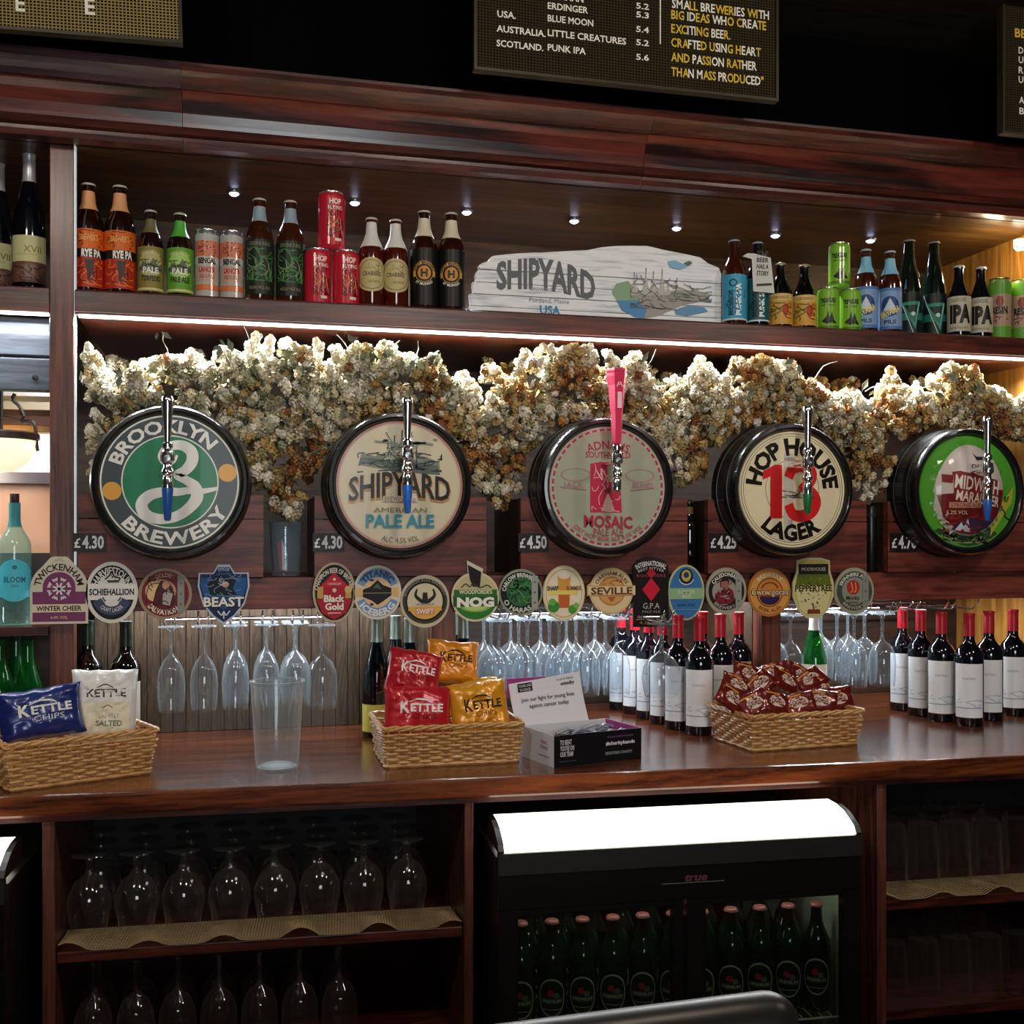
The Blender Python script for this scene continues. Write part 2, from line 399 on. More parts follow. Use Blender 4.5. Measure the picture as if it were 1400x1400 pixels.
cornice(1.0212, 3.0, 'cornice', 'dark length of cornice above the right end of the shelf', MAHOG)

# LED strip under the front of the shelf (lights the hops from above)
def led(name, label, x0, x1, y, z, power, w=.010):
    t = thing(name, label, 'light', (x0, y, z))
    MB().box(0, x1-x0, -.009, .004, -.006, 0).build('diffuser', flat('#fffdf5', .5, emit=5.0), t)
    l = area('led_light', ((x0+x1)/2, y+.02, z-.010), x1-x0, power, (.96, .98, 1), rot=(math.radians(-12), 0, 0), sizey=.02); return t
led('led_strip', 'thin white light strip under the long display shelf', -.367, XR-.01, 2.755, ZSB, 80)
led('led_strip', 'short white light strip under the shelf at the far left', XL, -.433, 2.755, ZSB, 6)
# small blue-white spots in the soffit
sp = None
for i, (px, py) in enumerate([(320, 262), (485, 275), (638, 288), (785, 300), (925, 310), (1060, 320), (1190, 327)]):
    Y = YF*(ZO-EYE)/((738-py)/1500*YF/fac(px)) if False else (ZO-EYE)*1500*fac(px)/(738-py)
    p = P(px, py, Y)
    lab = 'small blue-white spotlight in the shelf ceiling, %s from the left' % ORD[i]
    if sp is None:
        sp = thing('spotlight', lab, 'light', (p.x, p.y, ZO), 0, 'spotlights in the shelf ceiling')
        MB().lathe([(0.006, -.006), (.017, -.006), (.019, -.003), (.019, 0)], 20).build('bezel', STEEL, sp, smooth=True)
        m = MB(); m.lathe([(0.0, -.012), (.008, -.0105), (.013, -.006)], 16); m.build('lens', flat('#cfd8ff', .4, emit=14), sp, smooth=True)
    else: dup(sp, (p.x, p.y, ZO), None, lab)
    l = bpy.data.lights.new('spot_light', 'SPOT'); l.energy = 14; l.color = (.85, .91, 1); l.spot_size = math.radians(110); l.spot_blend = .8; l.shadow_soft_size = .012
    o = bpy.data.objects.new('spot_light', l); COL.objects.link(o); o.location = (p.x, p.y, ZO-.016); o.rotation_euler = (math.radians(-18), 0, 0)
# warm lamp near the end wall
p = (2.275, 2.83, 2.33)
t = thing('wall_spotlight', 'warm white spotlight on the golden end wall at the far right', 'light', p)
MB().lathe([(0, -.01), (.012, -.009), (.018, .0), (.018, .02), (0, .022)], 20).build('lamp', flat('#fff2d8', .4, emit=12), t, smooth=True)
l = bpy.data.lights.new('wall_light', 'POINT'); l.energy = 1.6; l.color = (1, .8, .5); l.shadow_soft_size = .02
o = bpy.data.objects.new('wall_light', l); COL.objects.link(o); o.location = (2.20, 2.83, 2.29)
# light bar under the ledge, over the hanging glasses
area('glass_rack_light', (.05, 2.90, 1.325), .8, 4.5, (.93, .97, 1), rot=(math.radians(-8), 0, 0), sizey=.02)
area('glass_rack_light', (1.35, 2.92, 1.325), 1.6, 13, (.93, .97, 1), rot=(math.radians(-8), 0, 0), sizey=.02)

# ---------------------------------------------------------------- left bay: look through to the room behind
ob = thing('timber_beam', 'grey-painted horizontal boards filling the top of the far left bay', 'panel', (XL, 2.80, 1.9))
for a, b in ((428, 486), (489, 534)):
    za, zb = PZ(30, a, 2.80), PZ(30, b, 2.80)
    MB().box(0, -.437-XL, 0, .02, zb-1.9, min(za-1.9, .078)).build('plank', GREYW, ob, bevel=.003)
m = MB().lathe([(.0, -.004), (.006, -.003), (.007, 0)], 12, axis='Y', c=(PX(48, 2.8)-XL, 0, PZ(48, 516, 2.8)-1.9)); m.build('bolt', BLACK, ob)
t = thing('window_head', 'cream and brown window head across the far left bay', 'trim', (XL, 2.9, 1.7))
for (a, b, c, y) in ((536, 541, '#e9e2dc', 0), (541, 559, '#b3a58c', .01), (559, 580, '#4a2a1c', .02), (580, 589, '#c08a52', .03)):
    MB().box(0, -.437-XL, y, y+.05, PZ(30, b, 2.9)-1.7, PZ(30, a, 2.9)-1.7).build('strip', flat(c, .5, mott=.1), t)
t = thing('lit_window', 'bright white lit window in the far left bay behind the lamp', 'window', (XL, 3.0, 1.6))
MB().box(0, -.437-XL, .05, .07, PZ(30, 648, 3.0)-1.6, PZ(30, 585, 3.0)-1.6).build('pane', flat('#fff6e2', .5, emit=1.25), t)
MB().box(0, -.437-XL, -.02, .06, PZ(30, 661, 3.0)-1.6, PZ(30, 646, 3.0)-1.6).build('sill', flat('#5d5560', .4), t)
t = thing('peach_wall', 'peach-pink painted wall panel in the far left bay behind the gin bottle', 'panel', (XL, 3.05, 1.3))
MB().box(0, -.437-XL, 0, .02, PZ(30, 756, 3.05)-1.3, PZ(30, 655, 3.05)-1.3).build('panel', flat('#e8b79c', .6, mott=.05), t)
MB().box(0, -.437-XL, -.01, .02, 0, PZ(30, 756, 3.05)-1.3).build('skirting', flat('#332a30', .5), t)
l = bpy.data.lights.new('bay_light', 'POINT'); l.energy = 2.0; l.color = (1, .9, .75); l.shadow_soft_size = .03
o = bpy.data.objects.new('bay_light', l); COL.objects.link(o); o.location = (-.62, 2.86, 1.62)
# ledge of that bay
t = thing('bay_ledge', 'dark narrow ledge under the blue gin bottle at the far left', 'shelf', (XL, YF, 1.245))
MB().box(0, -.437-XL, .02, .28, -.02, 0).build('board', MAHOG, t)
MB().box(0, -.437-XL, .28, .30, -.293, .02).build('back', DARKW, t)
# lamp: cream glass bowl on scrolled black iron
p = P(2, 600, 2.87)
t = thing('bowl_lamp', 'cream glass bowl lamp with black scrolled iron hanger at the far left edge', 'lamp', p)
MB().lathe([(0, -.082), (.03, -.078), (.058, -.058), (.074, -.03), (.080, 0), (.078, .006)], 32).build('glass_bowl', flat('#fff3d0', .35, emit=.9), t, smooth=True)
MB().lathe([(.080, -.004), (.086, 0), (.086, .012), (.079, .016), (.074, .01)], 32).build('iron_band', flat('#2a1812', .45), t, smooth=True)
sc = MB()
for sgn in (1, -1):
    sc.tube(smooth_path([(sgn*.082, 0, -.028), (sgn*.079, 0, -.01), (sgn*.076, 0, .03), (sgn*.066, 0, .045), (sgn*.045, 0, .04), (sgn*.05, 0, .055), (sgn*.04, 0, .08), (sgn*.025, 0, .095), (sgn*.03, 0, .11)], 5), .0045, 6)
sc.tube([(0, 0, .02), (0, 0, .25)], .004, 6); sc.tube([(-.07, 0, .04), (0, 0, .055), (.07, 0, .04)], .003, 6)
sc.build('scroll', flat('#1c120e', .5), t, smooth=True)

# ================================================================== counter and cabinets
def cq(xa, xb, back, za, zb, inset=0.0):     # box whose front follows the counter line
    return [(xa, frontY(xa)+inset, za), (xb, frontY(xb)+inset, za), (xb, back, za), (xa, back, za), (xa, frontY(xa)+inset, zb), (xb, frontY(xb)+inset, zb), (xb, back, zb), (xa, back, zb)]
CX0, CX1 = -1.35, 2.6
t = thing('bar_counter', 'long glossy mahogany back bar counter top with bullnosed front', 'counter', (0, 0, 0))
MB().hexa(cq(CX0, CX1, 3.38, .906, .95)).build('worktop', TOPW, t, bevel=.006)
MB().hexa(cq(CX0, CX1, 2.6, .895, .9055, .012)).build('under_moulding', MAHOG, t)
# carcass panels
def divider(px, w, label, inset=.02):
    X = PX(px, frontY(PX(px, 2.3))); t = thing('cabinet_divider', label, 'panel', (X, frontY(X)+inset, 0))
    MB().box(-w/2, w/2, 0, .62, .0, .894).build('panel', MAHOG_V, t, bevel=.002); return X
XD0 = divider(64, .024, 'mahogany cabinet upright at the left of the glass shelves')
XD1 = divider(644, .020, 'mahogany cabinet upright between the glass shelves and the bottle fridge')
XD2 = divider(1214, .024, 'mahogany cabinet upright right of the bottle fridge')
struct('wall_cabinet_back', MB().box(CX0, CX1, 2.93, 2.95, 0, .90), flat('#120b08', .6))
def cab_shelf(xa, xb, z, label, mesh_lab, netpts=60, seed=1):
    t = thing('glass_shelf', label, 'shelf', (0, 0, z))
    MB().hexa([(x, y, zz-z) for x, y, zz in cq(xa, xb, 2.93, z-.022, z, .035)]).build('board', MAHOG, t, bevel=.002)
    # wavy pale net liner: real strands
    m = MB(); rnd = random.Random(seed)
    L_ = xb-xa
    def hz(x, y):
        f = max(0, 1-(y-frontY(x)-.03)/.10)
        return .003+.016*f*max(0, math.sin((x-xa)*2*PI/.155+seed)+.25*math.sin((x-xa)*31))
    nx = int(L_/.006)
    for i in range(nx):
        x = xa+.004+(L_-.008)*i/nx
        p = [(x+.012*k/9, frontY(x)+.030+.13*k/9, hz(x, frontY(x)+.03+.13*k/9)) for k in range(10)]
        m.tube(p, .0011, 3)
    for j in range(15):
        y = .030+.0088*j
        m.tube([(xa+.003+(L_-.006)*k/60, frontY(xa+L_*k/60)+y, hz(xa+L_*k/60, frontY(xa+L_*k/60)+y)) for k in range(61)], .0011, 3)
    tag(m.build('net_liner', flat('#a38a63', .7), t), kind='stuff'); return t
ZSH = .628
cab_shelf(XD0+.013, XD1-.011, ZSH, 'mahogany shelf with pale net liner inside the left glass cabinet', '', seed=1)
cab_shelf(XD2+.013, CX1, .622, 'mahogany shelf with pale net liner inside the right glass cabinet', '', seed=2)
struct('baseboard_cabinet', MB().hexa(cq(CX0, CX1, 2.9, .02, .05, .03)), MAHOG)

# the customers' bar: stands just below the frame, carries the font in the foreground and shades the cabinets
t = thing('front_bar', 'dark wooden front bar just below the frame, under the foreground beer font', 'bar counter', (0, 0, 0))
MB().box(-2.2, 3.2, .18, .80, .94, .98).build('worktop', TOPW, t, bevel=.006)
MB().box(-2.2, 3.2, .28, .33, 0, .94).build('front_panel', MAHOG, t)
# ================================================================== barrels
BR = .153
def sign_green(a):
    a.disc(0, 0, 1, '#e9e6da', n=64).disc(0, 0, .975, '#3f4a4d', n=64).disc(0, 0, .70, '#e9e6da', n=56).disc(0, 0, .68, '#1d7d52', n=56)
    for an in (10, 190): a.disc(.84*math.cos(math.radians(an)), .84*math.sin(math.radians(an)), .135, '#e8a93c')
    a.arc('BROOKLYN', 0, 0, .835, .19, '#efece2', a=101, span=120, bold=.03)
    a.arc('BREWERY', 0, 0, .845, .19, '#efece2', a=278, span=112, bold=.03, below=True)
    W = '#efece6'
    a.stroke([(-.06, .26, .10), (-.12, .38, .12), (-.02, .52, .13), (.16, .55, .15), (.30, .46, .17), (.31, .31, .17), (.22, .18, .15), (.10, .10, .12), (.24, .02, .13), (.36, -.08, .17), (.38, -.24, .18), (.26, -.40, .16), (.08, -.52, .15), (-.14, -.56, .15), (-.34, -.50, .17), (-.41, -.34, .17), (-.28, -.20, .16), (-.06, -.15, .14), (.12, -.15, .12), (.28, -.12, .10)], .1, W, n=10)
    a.stroke([(.26, -.13, .10), (.42, -.14, .09), (.56, -.12, .07), (.69, -.09, .05)], .1, W)
    a.stroke([(-.06, .27, .09), (.04, .30, .06), (.10, .40, .03)], .04, W)
def sign_ship(a):
    a.disc(0, 0, 1, '#b98679', n=64).disc(0, 0, .965, '#d9b9a0', n=64).disc(0, 0, .94, '#d8ccae', n=64)
    a.poly([(-.66, .30), (-.60, .50), (-.4, .44), (-.2, .52), (0, .46), (.2, .5), (.42, .44), (.62, .36), (.64, .24), (.3, .22), (0, .18), (-.3, .24)], '#7f8a78')
    a.poly([(-.66, .28), (-.5, .34), (-.25, .30), (-.1, .20), (.64, .16), (.6, .30), (.3, .36), (.0, .32), (-.3, .4), (-.62, .42)], '#5d6a5c')
    a.scribble(-.66, .18, .66, .5, '#2f3a35', 26, .018, 4)
    for i, x in enumerate((-.2, -.1, .02, .12, .2)):
        a.stroke([(x, .26), (x+.01, .86-abs(i-2)*.09)], .02, '#3c463f', smooth=False); a.poly([(x-.06, .38), (x+.05, .40), (x+.02, .78-abs(i-2)*.09)], '#a9ab93')
    a.scribble(-.26, .26, .26, .82, '#4b554c', 24, .014, 9)
    a.scribble(-.4, .55, .6, .72, '#8a9384', 12, .03, 12)
    def warp(x, y): f = 1+.0*x; return x, y*(1+.12*math.cos(x*1.6)) + .12*math.cos(x*1.75)-.10
    a.text('SHIPYARD', 0, -.02, .36, '#c9883a', w=1.62, bold=.035, warp=warp); a.text('SHIPYARD', -.006, -.005, .35, '#1d1714', w=1.60, bold=.02, warp=warp)
    a.rect(-.27, -.27, .27, -.18, '#d8ccae'); a.text('BREWING Co.', 0, -.225, .08, '#5a5148', w=.5)
    a.text('AMERICAN', 0, -.40, .075, '#7a6a55', w=.84); a.text('PALE ALE', 0, -.57, .20, '#2f8fa6', w=1.08, bold=.03)
    a.arc('ALC. 4.5% VOL', 0, 0, .88, .09, '#5a5148', a=270, span=38, below=True)
def sign_pale(a):
    a.disc(0, 0, 1, '#b9b5a4', n=64)
    a.lay += 1
    for k in range(46): a.ring(0, 0, .93, .965, '#b5324e', n=2, a0=k*360/46, a1=k*360/46+5, hold=True)
    a.disc(0, 0, .925, '#a8ae98', n=64)
    a.arc('ADNAMS', 0, -.25, .95, .14, '#a83a50', a=90, span=46, bold=.02); a.text('SOUTHWOLD', 0, .53, .10, '#a83a50', w=.78, bold=.02)
    a.poly([(-.31, .38), (-.02, .44), (.0, .10), (.22, .02), (.24, -.42), (-.31, -.42)], '#c2304f')
    a.stroke([(-.22, .30), (-.10, .12), (-.12, .30), (-.02, .16)], .02, '#e7c5c0'); a.scribble(-.28, -.4, .2, .36, '#e2b0a8', 16, .014, 3)
    a.poly([(-.12, -.40), (-.06, -.22), (.0, -.08), (.05, -.22), (.12, -.40)], '#caa79a'); a.disc(0, -.06, .05, '#7c3b3a')
    for sx in (-1, 1):
        a.ring(sx*.56, .20, .235, .25, '#b9808a', e=.42); a.text('JACK' if sx < 0 else 'BRAND', sx*.60, .04, .10, '#b9808a', w=.34); a.stroke([(sx*.38, -.05), (sx*.82, .0)], .015, '#b9808a')
    a.text('MOSAIC', 0, -.57, .19, '#b5324e', w=.84, bold=.03, warp=lambda x, y: (x, y+.06*x*-.5)); a.text('PALE ALE', 0, -.74, .12, '#a85560', w=.52, bold=.01)
    a.arc('DRY HOP BEER ALE 4.1% VOL', 0, 0, .86, .075, '#b5324e', a=270, span=84, below=True)
def sign_thirteen(a):
    C0 = '#e9dcb6'
    a.disc(0, 0, 1, C0, n=64).ring(0, 0, .955, .965, '#3a332c', n=64).ring(0, 0, .915, .922, '#3a332c', n=64)
    a.ring(.0, 0, .50, .51, '#8b8274')
    a.rect(-.16, -.9, .02, .62, '#c5bfb2')
    a.arc('HOP HOUSE', 0, 0, .74, .28, '#191513', a=88, span=172, bold=.045)
    a.arc('LAGER', 0, 0, .74, .27, '#191513', a=268, span=82, bold=.045, below=True)
    R_ = '#cf2326'
    a.poly([(-.56, .30), (-.34, .42), (-.20, .42), (-.20, -.50), (-.42, -.50), (-.42, .22), (-.56, .16)], R_)
    a.stroke([(-.08, .20, .17), (.0, .35, .19), (.18, .40, .20), (.34, .30, .22), (.33, .14, .2), (.20, .04, .15)], .2, R_, n=10)
    a.stroke([(.20, .04, .15), (.36, -.06, .2), (.42, -.22, .24), (.34, -.39, .22), (.16, -.46, .2), (.0, -.42, .18), (-.08, -.26, .17)], .2, R_, n=10); a.disc(.19, .035, .075, R_)
    a.scribble(-.2, -.14, .4, .0, '#4a3a30', 16, .012, 5); a.text('HERE', -.05, .52, .06, '#6b6255', w=.2); a.text('13', -.05, -.56, .06, '#6b6255')
def sign_mural(a):
    a.disc(0, 0, 1, '#4f9a2f', n=64)
    a.poly([(-.7, -.7), (-.3, -.55), (.2, -.5), (.62, -.76), (.3, -.94), (0, -.99), (-.4, -.9)], '#2f4a33'); a.scribble(-.6, -.92, .4, -.6, '#7e8f5c', 20, .03, 5); a.scribble(-.5, -.9, .3, -.62, '#16251c', 24, .025, 8)
    a.poly([(.45, -.82), (.9, -.2), (.95, .1), (.70, -.2), (.5, -.55)], '#a9a83a'); a.scribble(.55, -.6, .85, -.1, '#2b3a1d', 8, .03, 6)
    egg = [(-.02+(.72-.10*math.sin(t))*math.cos(t)*1.0, .02+.82*math.sin(t)) for t in [2*PI*k/56 for k in range(56)]]
    a.poly(egg, '#c9bdb4')
    def inside(pts): return [(-.02+x*.72, .02+y*.82) for x, y in pts]
    a.poly(inside([(-.95, -.10), (-.6, -.08), (.4, .0), (.98, .02), (.95, -.28), (.80, -.55), (.5, -.82), (.1, -.97), (-.3, -.92), (-.75, -.60)]), '#6d1f20')
    a.poly(inside([(-.5, -.85), (-.3, -.62), (-.1, -.6), (.3, -.66), (.7, -.66), (.5, -.82), (.1, -.97), (-.2, -.96)]), '#40324a')
    a.poly(inside([(-.42, -.86), (-.3, -.70), (-.22, -.80), (-.14, -.62), (-.05, -.82), (.02, -.94), (-.2, -.95)]), '#d7dde8')
    a.scribble(-.5, -.74, .2, -.4, '#8c2c28', 14, .03, 3)
    a.poly([(-.02, .70), (.06, .62), (.22, .62), (.34, .68), (.30, .48), (.22, .56), (.06, .55)], '#2a2a33'); a.text('PIES', .14, .42, .13, '#4a4650', w=.4)
    a.poly([(-.62, .30), (-.62, .16), (-.44, .14), (-.44, .34), (-.30, .36), (.5, .20), (.5, -.24), (-.42, -.16), (-.42, .28)], '#7d2a24')
    a.text('MIDWICH', .06, .12, .24, '#e7d9cc', w=.92, bold=.02, rot=-8); a.text('MARAUDER', .08, -.13, .18, '#e2cfc0', w=.92, bold=.02, rot=-8); a.rect(-.5, -.30, .12, -.20, '#c08a70'); a.text('STRONG ALE', -.19, -.25, .07, '#5a1c18', w=.56); a.text('5.2% VOL', -.34, -.38, .07, '#d9c0ae')
barrels = [
    ((232, 663), 'black keg end with a green sign, white looping letter and two yellow dots', sign_green, (97, 360), '£4.30', 123),
    ((546, 665), 'black keg end with a cream sign, sailing ship and blue lettering', sign_ship, (430, 665), '£4.30', 450),
    ((830, 667), 'black keg end with a grey-green sign inside a red dashed border', sign_pale, (712, 940), '£4.50', 730),
    ((1082, 668), 'black keg end with a cream sign and big red number 13', sign_thirteen, (968, 1185), '£4.25', 990),
    ((1322, 668), 'black keg end with a bright green sign and convex picture, at the far right', sign_mural, (1214, None), '£4.70', 1237)]
BY = 2.62; BC = []
body_rough = wood('keg_black_wood', '#0e0f11', '#24272b', 'Y', 9, rough=.38, coat=.25, seed=12)
for i, ((px, py), lab, art, (bx0, bx1), price, ppx) in enumerate(barrels):
    c = P(px+1, py, BY+.012); c.y = BY; c.z = 1.583; BC.append(c.x)
    t = thing('keg_barrel', lab, 'barrel', c)
    MB().lathe([(.154, .030), (.1545, .012), (.157, .002), (.163, -.003), (.170, -.002), (.174, .004), (.176, .014), (.172, .018), (.172, .022)], 72, axis='Y').build('rim', BLACKM, t, smooth=True)
    # staves: 20 of them, each its own board
    ns = 20
    sm = MB(); prof = [(.1745, .022), (.1765, .045), (.178, .070), (.179, .095), (.1795, .125)]
    vs = []; fs = []; sub = 4
    for r, h in prof:
        for k in range(sub+1):
            a = 2*PI/ns*(k/sub-.5)*.975; vs.append((r*math.sin(a), h, r*math.cos(a)))
    for j in range(len(prof)-1):
        for k in range(sub): q = j*(sub+1)+k; fs.append([q, q+1, q+sub+2, q+sub+1])
    nb = len(vs); vs += [(x*.96, y, z*.96) for x, y, z in vs]; fs += [[a+nb for a in f][::-1] for f in fs]
    fs.append([k for k in range(sub+1)]+[nb+k for k in range(sub, -1, -1)])
    for k in (0, sub): fs.append([j*(sub+1)+k for j in range(len(prof))]+[nb+j*(sub+1)+k for j in range(len(prof)-1, -1, -1)])
    if i == 0: stave_me = sm.add(vs, fs).mesh('stave', body_rough)
    for k in range(ns):
        so = link('stave', stave_me, t); so.rotation_euler = (0, 2*PI*k/ns, 0)
    hp = MB()
    for h, r in ((.034, .1765), (.090, .1795)): hp.lathe([(r-.002, h), (r+.0012, h+.001), (r+.003, h+.016), (r, h+.017)], 60, axis='Y')
    hp.build('hoop', flat('#2c2f33', .35, .8), t, smooth=True)
    MB().prism([(.1535*math.cos(2*PI*k/64), .1535*math.sin(2*PI*k/64)) for k in range(64)], .012, .03).build('sign_board', flat('#c9c2ae', .5), t)
    a = Art(BR); art(a)
    dome = (i == 4)
    if dome:
        mp = lambda x, y, l: (x, .0115-l-.030*max(0, 1-((x+.003)/.112)**2-((y-.003)/.126)**2)**.5*1.0, y)
        a.build('printed_sign', t, mp, rough=.3, step=.012, stepy=.012, coat=.3)
    else: a.build('printed_sign', t, on_front(.0115), rough=.35, coat=.1)
    # cradle under the barrel: planks cut to the barrel's curve
    Yc = 2.726
    xa = PX(bx0, Yc); xb = PX(bx1, Yc) if bx1 else 2.31
    if i == 0: xa = -.366
    cr = thing('barrel_cradle', 'reddish wooden cradle box carrying the %s barrel from the left' % ORD[i], 'cradle', ((xa+xb)/2, Yc, 1.36))
    z0, zj, z1 = 0, .140, .198; R_ = .182; cz = 1.583-1.36; cx = c.x-(xa+xb)/2; h = (xb-xa)/2
    def arcx(z): return math.sqrt(max(0, R_*R_-(cz-z)**2))
    n = 14
    poly = [(-h, z0), (h, z0), (h, zj-.0015)]
    if cx+arcx(zj) < h: poly.append((cx+arcx(zj), zj-.0015))
    for k in range(n+1):
        th = math.radians(-90)+math.asin(min(1, arcx(zj)/R_))*(1-2*k/n)
        x, z = cx+R_*math.cos(th), cz+R_*math.sin(th)
        if abs(x) < h: poly.append((x, min(z, zj-.002)))
    poly.append((-h, zj-.0015))
    MB().prism(poly, 0, .022).build('plank', BLOCKW, cr)
    for sg in (-1, 1):
        xo = sg*h; xi = [cx+sg*arcx(zj+(z1-zj)*k/5) for k in range(6)]
        if sg*(xo-xi[-1]) < .004: continue
        pl = [(xo, zj+.0015)]+[(xi[k], zj+(z1-zj)*k/5+(.0015 if k == 0 else 0)) for k in range(6)]+[(xo, z1)]
        MB().prism(pl, .001, .022).build('plank', BLOCKW, cr)
    MB().box(-h, -h+.02, .022, .30, 0, z1-.002).build('side', DARKW, cr); MB().box(h-.02, h, .022, .30, 0, z1-.002).build('side', DARKW, cr)
    # price in white on a small black plate
    pp = P(ppx, 741, Yc-.004); k = M(ppx, Yc)
    pt = thing('price_plate', 'small black price plate reading %s%s' % (price, (', below the green and grey sign', ', below the sailing ship sign', ', below the red-dashed sign', ', below the number 13 sign', ', beside the rightmost keg')[i]), 'price tag', pp)
    MB().box(-22*k, 21*k, 0, .0035, -13*k, 12*k).build('plate', flat('#17110f', .5), pt)
    pa = Art(k); pa.text(price[0], -16, -1, 13, '#f0f0f0', w=8, bold=.02); pa.text(price[1:], 4, 0, 17, '#f4f4f4', w=28, bold=.03); pa.build('lettering', pt, on_front(0))

# ------------------------------------------------------------------ taps in front of the barrel heads
def tap(px, top, joint, noz, col, label, kind='chrome', w=6.0):
    Y = 2.54; k = M(px, Y); o = P(px, joint, Y)
    t = thing('beer_tap', label, 'tap', o)
    z = lambda y: (joint-y)*k
    MB().tube([(0, .0, z(joint+22)), (0, BY-Y+.009, z(joint+22))], .009, 14).build('shank', CHROME, t, smooth=True)
    b = MB().lathe([(0, z(joint)), (.006, z(joint)), (.0095, z(joint+3)), (.0095, z(joint+8)), (.006, z(joint+10)), (.011, z(joint+13)), (.0125, z(joint+20)), (.0125, z(joint+26)), (.008, z(joint+29)), (.0085, z(joint+36)), (.0115, z(joint+39)), (.0115, z(joint+44)), (.0075, z(joint+47)), (.0095, z(joint+50)), (.0095, z(joint+63)), (.0055, z(joint+66)), (0, z(joint+66))], 20)
    b.v = [(x*1.25, y*1.25, z_) for x, y, z_ in b.v]; b.build('body', CHROME, t, smooth=True)
    MB().lathe([(0, -.005), (.007, -.004), (.008, 0), (.007, .006), (0, .007)], 14, axis='Y', c=(0, -.013, z(joint+23))).build('screw', STEEL, t, smooth=True)
    if kind == 'chrome':
        MB().lathe([(0, z(joint)), (.0072, z(joint)), (.0074, z(joint-6)), (.0100, z(joint-30)), (.0135, z(top+8)), (.0138, z(top+3)), (.011, z(top)), (0, z(top-1))], 20).build('handle', CHROME, t, smooth=True)
    else:
        v = lambda a: (a*k)
        pts = []
        m = MB()
        pr = [(6.5, joint), (7.5, joint-3), (9, joint-40), (13, joint-80), (15.5, top+10), (16, top+6), (15, top+5), (16, top+3), (16, top), (14, top)]
        for ang in (0,):
            m.lathe([(0, z(joint))]+[(a*k*.95, z(y)) for a, y in pr]+[(0, z(top)+.001)], 6)
        m.build('handle', flat('#d8365f', .3, coat=.4), t)
        a_ = Art(k); a_.rect(-2.5, 0, 3.5, 22, '#f3d3d8'); a_.text('A', .5, 34, 10, '#f3d3d8'); a_.build('printed_mark', t, on_front(-.0195, 0, z(joint-48)))
    if col:
        MB().lathe([(0, z(joint+63)), (.0122, z(joint+63)), (.0122, z(joint+68)), (.0075, z(noz-2)), (.005, z(noz)), (0, z(noz))], 16).build('nozzle', flat(col, .35, coat=.3), t, smooth=True)
    return t
tap(229, 542, 604, 712, '#2257a8', 'chrome beer tap with blue nozzle in front of the green round sign')
tap(557, 544, 600, 702, '#2f6fcf', 'chrome beer tap with blue nozzle in front of the sailing ship sign')
tap(843, 505, 607, 0, None, 'chrome beer tap with tall red-pink flared handle', 'red')
tap(1104, 556, 612, 703, '#1e6b3a', 'chrome beer tap with green nozzle in front of the number 13 sign')
tap(1350, 570, 620, 712, '#2a5fae', 'chrome beer tap with blue nozzle at the far right barrel')

# ================================================================== dried hop garland
rnd = random.Random(3)
topc = [(97, 455), (110, 452), (125, 490), (160, 520), (200, 492), (250, 480), (300, 488), (335, 470), (365, 460), (400, 466), (450, 474), (480, 470), (520, 482), (570, 488), (600, 492), (640, 518), (670, 515), (700, 505), (720, 478), (760, 470), (820, 476), (850, 486), (880, 510), (920, 520), (960, 505), (1000, 494), (1045, 486), (1085, 500), (1120, 524), (1150, 545), (1190, 535), (1230, 520), (1262, 520), (1290, 500), (1325, 490), (1345, 530), (1400, 545), (1420, 545)]
botc = [(97, 690), (130, 680), (160, 600), (230, 575), (320, 620), (355, 680), (400, 712), (440, 650), (500, 590), (560, 580), (620, 600), (655, 670), (690, 700), (725, 660), (780, 590), (840, 580), (900, 610), (930, 670), (960, 690), (985, 650), (1040, 585), (1100, 585), (1150, 620), (1180, 690), (1210, 712), (1240, 680), (1260, 620), (1320, 590), (1400, 600), (1420, 600)]
def lerp(c, x):
    for a, b in zip(c, c[1:]):
        if x <= b[0]: return a[1]+(b[1]-a[1])*(x-a[0])/(b[0]-a[0])
    return c[-1][1]
def cone_mesh(seed):
    r = random.Random(seed); vs = []; fs = []
    L_ = 1.0; rings = 5
    for j in range(rings):
        zt = j/(rings-1); n = 5 if j < 4 else 4
        rad = (.30, .42, .42, .33, .18)[j]; z = .42-.85*zt
        for k in range(n):
            a = 2*PI*(k+.5*(j % 2))/n+r.uniform(-.2, .2); wd = 2*PI/n*.62
            rr = rad*r.uniform(.85, 1.15); b = len(vs)
            def q(an, R, h): return (R*math.cos(an), R*math.sin(an), h)
            vs += [q(a-wd, rr*.75, z+.16), q(a+wd, rr*.75, z+.16), q(a+wd*.55, rr*1.12, z-.10), q(a, rr*.98, z-.26), q(a-wd*.55, rr*1.12, z-.10)]
            fs += [[b, b+1, b+2, b+4], [b+4, b+2, b+3]]
    return np.array(vs), fs
protos = [cone_mesh(s) for s in range(5)]
hopmat = bpy.data.materials.new('dried_hop'); hopmat.use_nodes = True
nt = hopmat.node_tree; b = nt.nodes['Principled BSDF']; b.inputs['Roughness'].default_value = .75; b.inputs['Specular IOR Level'].default_value = .25
at = nt.nodes.new('ShaderNodeAttribute'); at.attribute_name = 'tint'; oi = nt.nodes.new('ShaderNodeTexNoise'); oi.inputs['Scale'].default_value = 60
mr = nt.nodes.new('ShaderNodeMapRange'); mr.inputs['To Min'].default_value = .75; mr.inputs['To Max'].default_value = 1.2
mx = nt.nodes.new('ShaderNodeMix'); mx.data_type = 'RGBA'; mx.blend_type = 'MULTIPLY'; mx.inputs[0].default_value = 1
